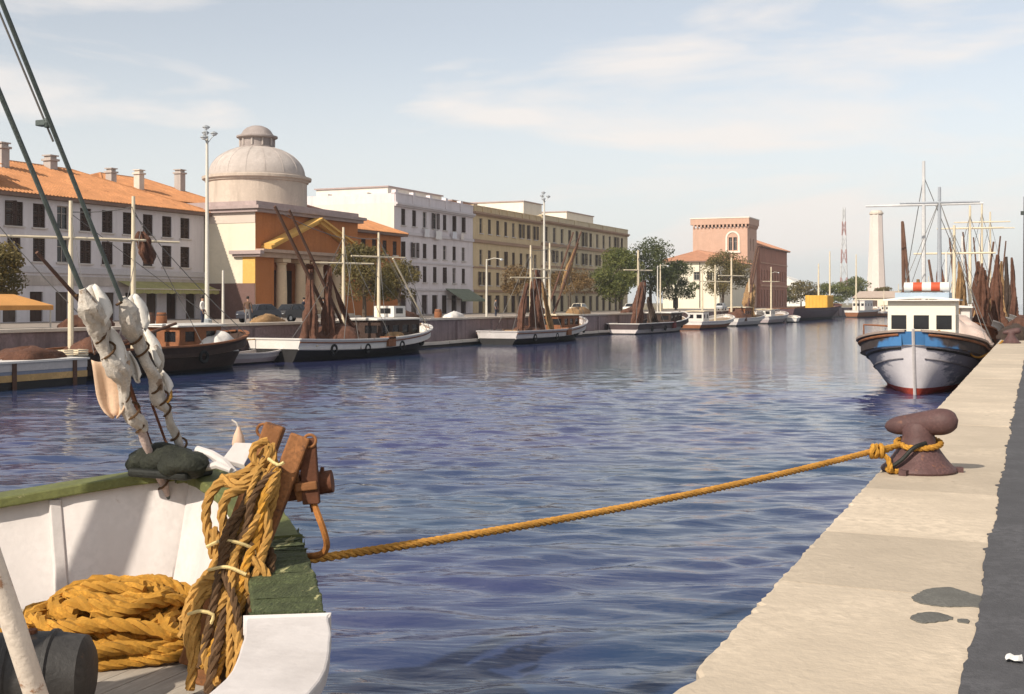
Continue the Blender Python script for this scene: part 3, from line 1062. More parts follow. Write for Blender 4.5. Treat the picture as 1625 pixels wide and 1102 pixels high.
hip_roof(villa, -12.8, 0, 0, 29.2, 10.5, 2.6, M('pink_roof_tile', (0.50, 0.25, 0.15), 0.88, 0.2, 0.9, 0.3, 6), hipb=0.8, ov=0.8)
# brick main range along the canal
bw = MB()
gops = [(1.5 + 3.4 * i, 2.7 + 3.4 * i, 0.3, 4.6) for i in range(10)]
mops = [(1.5 + 3.4 * i, 2.6 + 3.4 * i, 7.0, 9.6) for i in range(10)]
wall_open(bw, (0.3, 40.6, 0), (0, 1, 0), (1, 0, 0), 35.4, 0, 15.2, gops + mops, 0.4)
bw.add([(-14, 40.6, 0), (0.3, 40.6, 0), (0.3, 40.6, 15.2), (-14, 40.6, 15.2)], [(0, 1, 2, 3)])
bw.add([(0.3, 76, 0), (-14, 76, 0), (-14, 76, 15.2), (0.3, 76, 15.2)], [(0, 1, 2, 3)])
bw.build('main_range', m_brick, villa)
for i in range(10):
    put_window(villa, (-0.08, 40.6 + 2.1 + 3.4 * i, 0.3), 0, 1.2, 4.3, 'plain', sill=False)
    put_window(villa, (-0.08, 40.6 + 2.05 + 3.4 * i, 7.0), 0, 1.1, 2.6, rnd.choice(('shut', 'plain')))
MB().box(0.31, 0.6, 40.6, 76, 5.4, 5.9).box(0.31, 0.5, 40.6, 76, 11.2, 11.5).build('string_course', M('brick_trim', (0.46, 0.26, 0.18), 0.9, 0.15, 0.6, 0.2, 6), villa)
hip_roof(villa, -14, 0.3, 41.4, 76, 15.4, 3.0, M('pink_roof_tile', (0, 0, 0)), ov=0.8)
# tower
TX0, TX1, TY0, TY1, TZ = -14.0, -0.5, 30.0, 40.5, 19.6
tw = MB()
wall_open(tw, (TX0, TY0, 0), (1, 0, 0), (0, -1, 0), TX1 - TX0, 0, TZ, [(8.9, 9.75, 14.0, 17.2), (10.05, 10.9, 14.0, 17.2)], 0.4)
wall_open(tw, (TX1, TY0, 0), (0, 1, 0), (1, 0, 0), TY1 - TY0, 0, TZ, [(3.0, 4.0, 14.0, 17.0), (6.2, 7.2, 14, 17)], 0.4)
tw.add([(TX1, TY1, 0), (TX0, TY1, 0), (TX0, TY1, TZ), (TX1, TY1, TZ)], [(0, 1, 2, 3)])
tw.add([(TX0, TY1, 0), (TX0, TY0, 0), (TX0, TY0, TZ), (TX0, TY1, TZ)], [(0, 1, 2, 3)])
tower = tw.build('tower', m_tow, villa)
for xa in (9.325, 10.475):
    put_window(villa, (TX0 + xa, TY0 + 0.36, 14.0), R(-90), 0.85, 3.2, 'plain', sill=False)
for ya in (3.5, 6.7):
    put_window(villa, (TX1 - 0.36, TY0 + ya, 14.0), 0, 1.0, 3.0, 'plain', sill=False)
fr = MB()
for a in range(14):
    an0, an1 = PI * a / 14, PI * (a + 1) / 14
    for r0, r1, yy in ((1.35, 1.75, -0.16),):
        vs = []
        for an in (an0, an1):
            for r_ in (r0, r1):
                for yv in (yy, 0.0):
                    vs.append((TX0 + 9.9 - r_ * math.cos(an), TY0 + yv, 17.0 + r_ * math.sin(an)))
        fr.add(vs, [(0, 4, 6, 2), (1, 3, 7, 5), (2, 6, 7, 3), (0, 1, 5, 4)])
fr.box(TX0 + 8.15, TX0 + 8.55, TY0 - 0.16, TY0, 13.8, 17.0).box(TX0 + 11.25, TX0 + 11.65, TY0 - 0.16, TY0, 13.8, 17.0)
fr.box(TX0 + 8.0, TX0 + 11.8, TY0 - 0.3, TY0, 13.4, 13.79)
fr.build('window_surround', m_stonew, tower)
cbm = MB().box(-0.2, 0.2, -0.45, 0.0, 0.25, 0.85).box(-0.2, 0.2, -0.25, 0.0, 0, 0.249).mesh('corbel', m_tow)
for k in range(15):
    inst('corbel', cbm, tower, (TX0 + 0.3 + k * 0.92, TY0, TZ - 0.1))
for k in range(11):
    inst('corbel', cbm, tower, (TX1, TY0 + 0.5 + k * 0.95, TZ - 0.1), R(90))
MB().box(TX0 - 0.5, TX1 + 0.5, TY0 - 0.5, TY1 + 0.5, TZ + 0.751, TZ + 2.2).build('tower_parapet', m_tow, tower)
MB().box(TX0 - 0.6, TX1 + 0.6, TY0 - 0.6, TY1 + 0.6, TZ + 2.201, TZ + 2.45).build('tower_cap', m_stonew, tower)
# ------------------------------------------------------------------ trees and street furniture
m_bark = M('bark', (0.10, 0.075, 0.055), 0.95, 0.3, 3, 0.6, 12)

def tree(label, base, h, rx, rz, cz, mat, n, seed, ls=0.30, lean=0.0, group=None, name='broadleaf_tree', clumps=22):
    rg = np.random.default_rng(seed)
    t = thing(name, label, 'tree', base, group=group)
    C = []
    for k in range(clumps):
        a = rg.uniform(0, 2 * PI)
        u = rg.uniform(-0.75, 1)
        rr = math.sqrt(max(0, 1 - u * u)) * rg.uniform(0.35, 0.95)
        C.append((rx * rr * math.cos(a) + lean, rx * rr * math.sin(a), cz + rz * u * 0.85))
    tk = MB()
    b0 = cz - rz * 0.55
    r0 = 0.05 * h * 0.5 + 0.06
    path = [(0, 0, 0), (0.05 * lean, 0.03, b0 * 0.5), (lean * 0.3, -0.05, b0), (lean * 0.6, 0.1, cz)]
    tk.tube(path, [r0, r0 * 0.8, r0 * 0.65, r0 * 0.3], 8)
    for k in range(0, clumps, 2):
        s0 = Vector(path[2]).lerp(Vector(path[3]), rg.uniform(0, 0.8))
        e = Vector(C[k])
        mid = (s0 + e) / 2 + Vector((0, 0, -0.1 * rz))
        tk.tube([s0, mid, e], [r0 * 0.4, r0 * 0.25, r0 * 0.08], 5)
    tk.build('trunk', m_bark, t, smooth=True)
    per = n // clumps
    Q = []
    for c in C:
        sr = rg.uniform(0.28, 0.50)
        p = rg.normal(0, 1, (per, 3))
        p /= np.linalg.norm(p, axis=1)[:, None]
        p *= (rg.uniform(0.15, 1.0, (per, 1)) ** 0.5)
        p *= np.array([rx * sr, rx * sr, rz * sr * 0.9])
        Q.append(p + np.array(c))
    P = np.concatenate(Q)
    k = len(P)
    a = rg.normal(0, 1, (k, 3))
    a /= np.linalg.norm(a, axis=1)[:, None]
    b = rg.normal(0, 1, (k, 3))
    b -= a * (a * b).sum(1)[:, None]
    b /= np.linalg.norm(b, axis=1)[:, None]
    nn = np.cross(a, b)
    sz = (ls * rg.uniform(0.6, 1.3, k))[:, None]
    v = np.stack([P - a * sz * 0.5, P + b * sz * 0.26 + nn * sz * 0.08, P + a * sz * 0.5, P - b * sz * 0.26 + nn * sz * 0.08], 1).reshape(-1, 3)
    me = bpy.data.meshes.new('crown')
    me.from_pydata(v.tolist(), [], (np.arange(k * 4).reshape(-1, 4)).tolist())
    me.materials.append(mat)
    inst('crown', me, t)
    return t

g_green = leaf_mat('leaf_green', (0.075, 0.10, 0.028), (0.19, 0.19, 0.055))
g_olive = leaf_mat('leaf_olive', (0.095, 0.085, 0.028), (0.22, 0.165, 0.06))
g_brown = leaf_mat('leaf_dry', (0.14, 0.085, 0.035), (0.26, 0.17, 0.075))
g_dark = leaf_mat('leaf_dark', (0.05, 0.07, 0.026), (0.12, 0.13, 0.045))

tree('dark tree with olive crown beside the orange canopy in front of the hotel', (-50, 46.0, FQ), 5.0, 1.9, 1.7, 3.0, g_olive, 5200, 1, 0.22)
tree('olive brown tree in front of the orange church porch', (-53, 89.5, FQ), 6.2, 3.0, 2.5, 3.7, g_olive, 7000, 2, 0.26)
tree('small olive tree between the church tree and the white block', (-54, 97.5, FQ), 5.2, 2.2, 2.0, 3.2, g_olive, 4200, 22, 0.24)
tree('thin dry brown tree in front of the ochre apartment block', (-55, 127.5, FQ), 5.8, 2.3, 1.9, 3.9, g_brown, 2600, 3, 0.26, clumps=16)
tree('wide dry brown tree in front of the yellowish grey block', (-55, 144.5, FQ), 5.6, 3.2, 1.9, 3.7, g_brown, 3600, 4, 0.28, clumps=18)
tree('round bright green tree at the end of the yellowish grey block', (-58, 174.0, FQ), 9.3, 4.9, 3.9, 5.4, g_green, 9500, 5, 0.36, clumps=30)
tree('dark green tree reaching above the round bright green tree', (-63, 206, FQ), 12.3, 4.6, 5.2, 7.2, g_dark, 9000, 6, 0.40, clumps=30)
tree('dark green tree touching the cream villa wing', (-60, 212, FQ), 8.2, 4.0, 3.6, 5.0, g_dark, 6000, 61, 0.36)
tree('leaning olive tree in front of the cream villa wing', (-55.5, 229, FQ), 10.4, 5.0, 4.2, 6.4, g_olive, 9000, 7, 0.36, lean=0.8, clumps=30)
farpos = [(-70, 352, 7.0, 5.0), (-64, 362, 8.0, 5.5), (-56, 366, 7.5, 6.0), (-50, 372, 9.5, 5.6), (-43, 378, 6.5, 4.6), (-36, 392, 5.5, 4.2), (-30, 400, 4.4, 3.6)]
for k, (x_, y_, h_, rx_) in enumerate(farpos):
    tree(('green tree closest to the brick villa end wall', 'olive tree next but one to the brick villa end wall', 'bright green tree below the white hangar', 'tallest bright tree of the far row past the villa', 'olive tree between the tallest far tree and the shed', 'small green tree behind the low boat shed', 'smallest green tree beside the pale tower')[k], (x_, y_, 1.5), h_, rx_, h_ * 0.42, h_ * 0.58, (g_green, g_olive, g_green)[k % 3], 3800, 30 + k, 0.55, group='trees past the brick villa')

m_pole = M('pale_pole_paint', (0.62, 0.58, 0.50), 0.6, 0.12, 2, 0.1, 20)
m_polem = M('galvanised_steel', (0.42, 0.44, 0.45), 0.45, 0.15, 2, 0.1, 20, metal=0.5)
m_lampg = M('lamp_glass', (0.65, 0.68, 0.70), 0.25, 0.05, 2, 0.0)

def tall_lamp(label, base, h):
    t = thing('street_lamp', label, 'street lamp', base)
    MB().tube([(0, 0, 0), (0, 0, 1.2), (0, 0, h * 0.6), (0, 0, h)], [0.16, 0.14, 0.11, 0.08], 10).build('pole', m_pole, t, smooth=True)
    MB().lathe([(0.2, 0), (0.3, 0.05), (0.3, 0.3), (0.17, 0.4)], 10).build('foot', m_polem, t)
    for k, (dx, dy, dz) in enumerate(((0.38, 0.2, 0.15), (-0.35, 0.3, 0.25), (0.1, -0.42, -0.15), (-0.1, 0.05, 0.55))):
        MB().tube([(0, 0, h - 0.5), (dx * 0.6, dy * 0.6, h - 0.2 + dz * 0.5), (dx, dy, h + dz - 0.12)], 0.03, 5).build('bracket', m_polem, t)
        lh = MB().lathe([(0.05, 0.14), (0.20, 0.06), (0.24, 0.0), (0.22, -0.02)], 10, (dx, dy, h + dz)).build('lamp_head', m_polem, t)
        MB().lathe([(0.19, -0.022), (0.15, -0.10), (0.05, -0.14)], 10, (dx, dy, h + dz)).build('lamp_glass', m_lampg, lh)
    return t
tall_lamp('tall cream lamp post with four lamps between hotel and church', (-47, 60.4, FQ), 11.7)
tall_lamp('tall cream lamp post with four lamps in front of the ochre block', (-47, 116.0, FQ), 12.3)

def arm_lamp(label, base, h, arm=1.3):
    t = thing('street_lamp', label, 'street lamp', base)
    MB().tube([(0, 0, 0), (0, 0, h * 0.5), (0, 0, h)], [0.11, 0.09, 0.06], 8).build('pole', m_pole, t, smooth=True)
    MB().tube([(0, 0, h - 0.1), (arm * 0.5, 0.2, h + 0.1), (arm, 0.4, h)], 0.035, 6).build('arm', m_pole, t)
    lh = MB().lathe([(0.04, 0.12), (0.18, 0.05), (0.2, 0)], 10, (arm, 0.4, h - 0.05)).build('lamp_head', m_polem, t)
    MB().lathe([(0.16, -0.003), (0.1, -0.09), (0.03, -0.1)], 10, (arm, 0.4, h - 0.05)).build('lamp_glass', m_lampg, lh)
arm_lamp('single arm lamp post beside the white block awning', (-45.5, 98.4, FQ), 5.3)
arm_lamp('single arm lamp post before the dark brick villa front', (-45.5, 226, FQ), 7.0)
arm_lamp('slim lamp post near the round bright green tree', (-45.5, 152, FQ), 6.2)

tag(MB().tube([(0, 0, 0), (0, 0, 3.3)], [0.085, 0.06], 8).box(-0.16, 0.16, -0.16, 0.16, 0, 0.05).build('post', m_pole, loc=(-44.2, 58.3, FQ)), 'plain pale post on the quay below the cream church wall', 'post')

# far landmarks
tw = thing('lighthouse_tower', 'tall pale pink tapering tower beyond the far bank', 'tower', (-51, 436, 1.5))
tb = MB()
prof = [(3.5, 0), (3.3, 6), (2.8, 16), (2.35, 26), (2.15, 32.6)]
rows = []
for r_, z_ in prof:
    rows.append([(r_ * math.cos(a + PI / 8), r_ * math.sin(a + PI / 8), z_) for a in np.arange(8) * PI / 4])
tb.grid(rows, closed=True)
tb.build('shaft', M('pale_tower_paint', (0.66, 0.57, 0.52), 0.9, 0.08, 0.2, 0.1, 3), tw)
MB().lathe([(2.15, 32.6), (2.4, 32.8), (2.4, 33.3), (2.1, 33.4), (1.9, 34.0)], 16).build('gallery', m_cap, tw)
rm = thing('radio_mast', 'thin red and white lattice mast far beyond the trees', 'mast', (-87.7, 616, 1.9))
for k in range(7):
    sec = MB()
    z0, z1 = k * 7.0, k * 7.0 + 7.0
    w0, w1 = 1.9 - k * 0.2, 1.9 - (k + 1) * 0.2
    cs = [(1, 1), (-1, 1), (-1, -1), (1, -1)]
    for q in range(4):
        a, b = cs[q], cs[(q + 1) % 4]
        sec.cyl((a[0] * w0, a[1] * w0, z0), (a[0] * w1, a[1] * w1, z1), 0.16, n=5)
        sec.cyl((a[0] * w0, a[1] * w0, z0), (b[0] * w1, b[1] * w1, z1), 0.10, n=4)
        sec.cyl((b[0] * w0, b[1] * w0, z0), (a[0] * w1, a[1] * w1, z1), 0.10, n=4)
    sec.build('mast_section', M('mast_red', (0.40, 0.22, 0.20), 0.7) if k % 2 else M('mast_white', (0.6, 0.6, 0.6), 0.7), rm)
sh = thing('shed', 'low pale boat shed with sloping roof on the far bank', 'shed', (-40, 352, 1.55), R(-20))
MB().box(-6, 6, -4, 4, 0, 3.2).build('wall', m_vcream, sh)
MB().add([(-6.5, -4.5, 3.1), (6.5, -4.5, 3.1), (6.5, 4.5, 3.1), (-6.5, 4.5, 3.1), (-6.5, 0, 5.0), (6.5, 0, 5.0)], [(0, 1, 5, 4), (2, 3, 4, 5), (0, 4, 3), (1, 2, 5), (0, 3, 2, 1)]).build('roof', M('shed_roof', (0.42, 0.33, 0.27), 0.9), sh)
MB().box(-1, 1, -4.08, -4.0, 0, 2.4).build('door', m_shut_g, sh)
sh2 = thing('shed', 'white round roofed hangar behind the green trees', 'shed', (-92, 470, 1.9))
rows = []
for yy in (-9, 9):
    rows.append([(13 * math.cos(a), yy, 12.0 * math.sin(a)) for a in np.linspace(0, PI, 15)])
MB().grid(rows).build('vault', M('hangar_white', (0.72, 0.70, 0.66), 0.8), sh2)
MB().add([(13 * math.cos(a), -8.9, 12 * math.sin(a)) for a in np.linspace(0, PI, 15)], [tuple(range(15))]).build('front', M('hangar_white', (0, 0, 0)), sh2)

# orange canopy in front of the hotel
cp = thing('canopy', 'orange canvas canopy on posts under the tree by the hotel', 'canopy', (-46.5, 42.0, FQ))
MB().add([(-1.8, -4, 1.25), (1.8, -4, 1.25), (1.8, 3.4, 1.25), (-1.8, 3.4, 1.25), (0, -3.2, 1.8), (0, 2.6, 1.8), (-1.8, -4, 1.02), (1.8, -4, 1.02), (1.8, 3.4, 1.02), (-1.8, 3.4, 1.02)],
         [(0, 1, 4), (1, 2, 5, 4), (2, 3, 5), (3, 0, 4, 5), (0, 1, 7, 6), (1, 2, 8, 7), (2, 3, 9, 8), (3, 0, 6, 9)]).build('canvas', M('orange_canvas', (0.62, 0.30, 0.09), 0.9, 0.15, 1, 0.1, 8), cp, recalc=False)
for a, b in ((-1.7, -3.9), (1.7, -3.9), (1.7, 3.3), (-1.7, 3.3)):
    MB().cyl((a, b, 0), (a, b, 1.24), 0.04, n=6).build('post', m_pole, cp)

# cars on the far street
def car(label, loc, rotz, mat, group=None):
    t = thing('car', label, 'car', loc, rotz, group)
    t.scale = (0.9, 0.92, 0.92)
    prof = [(-1.65, 0.32), (-1.72, 0.62), (-1.6, 0.86), (-0.95, 0.92), (-0.55, 1.36), (0.75, 1.40), (1.35, 0.95), (1.66, 0.84), (1.70, 0.50), (1.62, 0.30)]
    b = MB()
    rows = []
    for yy, inset in ((-0.72, 0.09), (-0.70, 0.0), (0.70, 0.0), (0.72, 0.09)):
        rows.append([(p[0] * (1 - inset * 0.3), yy * (0.82 if p[1] > 1.0 else 1.0), p[1] - inset * 0.2 * (p[1] > 0.7)) for p in prof])
    b.grid(rows, closed=True)
    b.add(rows[0], [tuple(range(10))]).add(rows[3], [tuple(range(10))])
    b.build('body', mat, t, smooth=True)
    for sy in (-1, 1):
        MB().add([(-0.80, sy * 0.735, 0.97), (0.05, sy * 0.735, 0.97), (0.05, sy * 0.61, 1.30), (-0.52, sy * 0.61, 1.29)], [(0, 1, 2, 3)]).build('side_window', m_glass, t)
        MB().add([(0.15, sy * 0.735, 0.97), (1.15, sy * 0.735, 0.97), (0.78, sy * 0.61, 1.30), (0.15, sy * 0.61, 1.30)], [(0, 1, 2, 3)]).build('side_window', m_glass, t)
    MB().add([(-1.0, -0.6, 0.93), (-1.0, 0.6, 0.93), (-0.60, 0.5, 1.33), (-0.60, -0.5, 1.33)], [(0, 1, 2, 3)]).build('windscreen', m_glass, t)
    MB().add([(1.36, -0.6, 0.98), (1.36, 0.6, 0.98), (0.84, 0.5, 1.37), (0.84, -0.5, 1.37)], [(0, 1, 2, 3)]).build('rear_window', m_glass, t)
    tyre = M('tyre', (0.02, 0.02, 0.02), 0.9)
    for wx in (-1.05, 1.05):
        for sy in (-1, 1):
            w = MB().cyl((wx, sy * 0.60, 0.29), (wx, sy * 0.75, 0.29), 0.29, n=16).build('wheel', tyre, t)
            MB().cyl((wx, sy * 0.75, 0.29), (wx, sy * 0.76, 0.29), 0.17, n=12).build('rim', m_polem, w)
    for sy in (-0.5, 0.5):
        MB().lathe([(0.09, 0), (0.07, 0.03)], 10).build('headlight', m_lampg, t, (-1.70, sy, 0.62))
    return t
c_dark = M('dark_car_paint', (0.03, 0.032, 0.045), 0.35, 0.1, 1, 0, spec=0.5)
c_pale = M('pale_car_paint', (0.60, 0.57, 0.52), 0.4, 0.05, 1, 0, spec=0.5)
car('small dark blue car parked under the cream church wall', (-49.0, 68.6, FQ), R(80), c_dark)
car('small dark car parked at the church steps', (-49.5, 73.3, FQ), R(85), M('black_car_paint', (0.025, 0.022, 0.022), 0.35, 0.1, 1, 0, spec=0.5))
car('pale grey car parked below the round green tree', (-48.5, 150.0, FQ), R(90), c_pale)
car('cream car parked by the ochre block', (-49.5, 133.0, FQ), R(92), M('cream_car_paint', (0.62, 0.54, 0.40), 0.4, 0.05, 1, 0, spec=0.5))
car('grey car parked before the cream villa wing', (-50, 205.0, FQ), R(90), M('grey_car_paint', (0.35, 0.36, 0.38), 0.4, 0.05, 1, 0, spec=0.5))

# people on the far quay
def person(label, loc, rotz, shirt, trousers, pose=0):
    J = {'pel': (0, 0, 0.93, .135, .105), 'wai': (0, 0.0, 1.08, .125, .09), 'che': (0, 0.0, 1.30, .155, .105), 'neck': (0, 0.01, 1.47, .05, .05), 'hd0': (0, 0.02, 1.55, .075, .085), 'hd1': (0, 0.02, 1.66, .078, .09), 'hd2': (0, 0.01, 1.74, .045, .05)}
    E = [('pel', 'wai'), ('wai', 'che'), ('che', 'neck'), ('neck', 'hd0'), ('hd0', 'hd1'), ('hd1', 'hd2')]
    for s_, nm in ((-1, 'l'), (1, 'r')):
        J['hip' + nm] = (0.10 * s_, 0, 0.86, .095, .10)
        J['kne' + nm] = (0.115 * s_, 0.03 + 0.05 * s_ * pose, 0.48, .062, .065)
        J['ank' + nm] = (0.12 * s_, 0.0 + 0.14 * s_ * pose, 0.09, .042, .045)
        J['toe' + nm] = (0.14 * s_, 0.16 + 0.14 * s_ * pose, 0.04, .04, .03)
        J['sho' + nm] = (0.185 * s_, 0.0, 1.40, .062, .065)
        J['elb' + nm] = (0.26 * s_, -0.03, 1.13, .045, .045)
        J['wri' + nm] = (0.25 * s_, 0.10, 0.90, .032, .032)
        J['han' + nm] = (0.25 * s_, 0.14, 0.80, .035, .028)
        J['fin' + nm] = (0.245 * s_, 0.15, 0.72, .018, .018)
        J['thu' + nm] = (0.215 * s_, 0.165, 0.79, .014, .014)
        E += [('pel', 'hip' + nm), ('hip' + nm, 'kne' + nm), ('kne' + nm, 'ank' + nm), ('ank' + nm, 'toe' + nm), ('che', 'sho' + nm), ('sho' + nm, 'elb' + nm), ('elb' + nm, 'wri' + nm), ('wri' + nm, 'han' + nm), ('han' + nm, 'fin' + nm), ('han' + nm, 'thu' + nm)]
    ks = list(J)
    me = bpy.data.meshes.new('skeleton')
    me.from_pydata([J[k][:3] for k in ks], [(ks.index(a), ks.index(b)) for a, b in E], [])
    tmp = bpy.data.objects.new('skeleton', me)
    COL.objects.link(tmp)
    sk = tmp.modifiers.new('skin', 'SKIN')
    for i, k in enumerate(ks):
        me.skin_vertices[0].data[i].radius = J[k][3:]
        me.skin_vertices[0].data[i].use_root = (k == 'pel')
    sub = tmp.modifiers.new('sub', 'SUBSURF')
    sub.levels = 1
    sub.render_levels = 1
    dg = bpy.context.evaluated_depsgraph_get()
    bme = bpy.data.meshes.new_from_object(tmp.evaluated_get(dg))
    bpy.data.objects.remove(tmp)
    bme.materials.clear()
    skin = M('skin', (0.42, 0.24, 0.16), 0.6, 0.05, 3, 0)
    shoe = M('shoe_leather', (0.03, 0.02, 0.015), 0.5, 0.1, 3, 0)
    for m_ in (skin, shirt, trousers, shoe):
        bme.materials.append(m_)
    for p in bme.polygons:
        c = p.center
        z_ = c.z
        if z_ > 1.49 or (abs(c.x) > 0.19 and z_ < 1.0 and z_ > 0.6):
            p.material_index = 0
        elif z_ > 0.96:
            p.material_index = 1
        elif z_ > 0.1:
            p.material_index = 2
        else:
            p.material_index = 3
        p.use_smooth = True
    bme.name = 'body'
    t = thing('person', label, 'person', loc, rotz)
    b = inst('body', bme, t)
    hair = MB().lathe([(0.02, 0.115), (0.07, 0.10), (0.098, 0.04), (0.100, -0.02), (0.085, -0.06)], 12, (0, 0.0, 1.685)).build('hair', M('dark_hair', (0.02, 0.014, 0.01), 0.6, 0.2, 8, 0.2), t, smooth=True)
    return t
c_wh = M('white_shirt', (0.68, 0.65, 0.60), 0.9, 0.05, 3, 0)
c_nv = M('navy_cloth', (0.03, 0.035, 0.06), 0.9, 0.1, 3, 0)
c_br = M('brown_cloth', (0.12, 0.07, 0.045), 0.9, 0.1, 3, 0)
c_gr = M('grey_cloth', (0.18, 0.17, 0.17), 0.9, 0.1, 3, 0)
person('person in white shirt and dark trousers standing by the plain pale post', (-43.6, 55.6, FQ), R(-70), c_wh, c_nv)
person('person in brown jacket walking in front of the dark church base', (-46.5, 63.9, FQ), R(20), c_br, c_gr, 1)
person('person in dark clothes standing by the church porch', (-53.2, 80.5, FQ), R(-90), c_nv, c_br)
person('person in white shirt and grey trousers beside the first column', (-52.6, 82.3, FQ), R(-60), c_wh, c_gr, 1)
person('person in grey shirt on the street below the white block', (-46, 101.5, FQ), R(-90), c_gr, c_nv)
# ------------------------------------------------------------------ boats (local frame: bow towards +y, waterline z = 0)
m_black = M('tar_black', (0.020, 0.018, 0.018), 0.6, 0.3, 1.5, 0.2, 12)
m_bwhite = M('boat_white', (0.66, 0.62, 0.57), 0.6, 0.10, 1.2, 0.2, 14, wear=((0.34, 0.25, 0.19), 0.66, 2.2))
m_red = M('red_antifouling', (0.32, 0.045, 0.025), 0.75, 0.3, 1.2, 0.2, 10)
m_deckw = M('deck_wood', (0.30, 0.22, 0.15), 0.85, 0.25, 1.5, 0.3, 10)
m_mastw = M('mast_cream', (0.66, 0.56, 0.40), 0.6, 0.15, 1.5, 0.1, 10)
m_dwood = M('dark_spar', (0.11, 0.055, 0.035), 0.8, 0.3, 2, 0.3, 12)
m_net = M('brown_net', (0.12, 0.055, 0.035), 0.98, 0.45, 2.5, 0.9, 7, bdist=0.06)
m_net2 = M('ochre_net', (0.30, 0.18, 0.085), 0.98, 0.4, 2.5, 0.9, 7, bdist=0.06)
m_wire = M('wire', (0.16, 0.15, 0.14), 0.6, 0.2, 2, 0)
m_ropey = M('yellow_rope', (0.44, 0.215, 0.030), 0.9, 0.4, 6.0, 0.5, 60, bdist=0.006)

class Hull:
    def __init__(s, Ln, B, zbow, zmid, zstern, draft=0.5, full=0.62, bowlen=0.30, stern=0.72, rake=0.8, wf=None, zf=None):
        s.L, s.B, s.draft, s.rake = Ln, B, draft, rake
        s.zb, s.zm, s.zs = zbow, zmid, zstern
        s.full, s.bl, s.st = full, bowlen, stern
        s.wf, s.zf = wf, zf

    def w(s, a):
        if s.wf:
            return s.wf(a)
        t = a / s.L
        f = min(1.0, t / s.bl)
        v = (1 - (1 - f) ** 2.0) ** s.full
        if t > 0.6:
            q = (t - 0.6) / 0.4
            v *= 1 - (1 - s.st) * q * q
        return s.B / 2 * v

    def z(s, a):
        if s.zf:
            return s.zf(a)
        t = a / s.L
        if t < 0.55:
            q = 1 - t / 0.55
            return s.zm + (s.zb - s.zm) * q * q
        q = (t - 0.55) / 0.45
        return s.zm + (s.zs - s.zm) * q * q

    def p(s, a, k, side=1, out=0.0):
        """point at a metres aft of the stem, height fraction k of the side"""
        t = a / s.L
        e = 0.85 - 0.58 * min(1, t / 0.4)
        hb = s.w(a) * (max(k, 0) ** e)
        zz = -s.draft + k * (s.z(a) + s.draft)
        return (side * (hb + out), s.L / 2 - a - s.rake * (1 - k) * math.exp(-a / (0.12 * s.L)), zz)

    def kz(s, a, zz):
        return (zz + s.draft) / (s.z(a) + s.draft)

    def stations(s, n=22):
        return [s.L * (i / n) ** 1.7 for i in range(n + 1)]

    def band(s, f0, f1, m=4, n=22, out=0.0, ends=None):
        """side sheet between height functions f0(a), f1(a) (fractions)"""
        mb = MB()
        st_ = [a for a in s.stations(n) if not ends or ends[0] - 1e-6 <= a <= ends[1] + 1e-6]
        for side in (1, -1):
            rows = []
            for a in st_:
                k0, k1 = f0(a), f1(a)
                rows.append([s.p(a, k0 + (k1 - k0) * j / m, side, out) for j in range(m + 1)])
            mb.grid(rows)
        a = s.L
        k0, k1 = f0(a), f1(a)
        if not ends:
            rows = [[s.p(a, k0 + (k1 - k0) * j / m, side, out) for j in range(m + 1)] for side in (1, -1)]
            mb.grid(rows)
        return mb

def strip(mb, pts, w_in, w_out, zt, zb, side):
    """cap rail: horizontal plank following pts (outer rail line)"""
    n = len(pts)
    rows = []
    for i in range(n):
        p = Vector(pts[i])
        d = (Vector(pts[min(i + 1, n - 1)]) - Vector(pts[max(i - 1, 0)]))
        d.z = 0
        d.normalize()
        nr = Vector((d.y, -d.x, 0))
        if nr.x * side < 0:
            nr = -nr
        o_ = p + nr * w_out
        i_ = p - nr * w_in
        if i_.x * side < 0:
            i_.x = 0
        rows.append([(o_.x, o_.y, p.z + zt), (i_.x, i_.y, p.z + zt), (i_.x, i_.y, p.z + zb), (o_.x, o_.y, p.z + zb)])
    mb.grid(rows, closed=True)
    mb.add(rows[0], [(0, 1, 2, 3)]).add(rows[-1], [(3, 2, 1, 0)])
    return mb

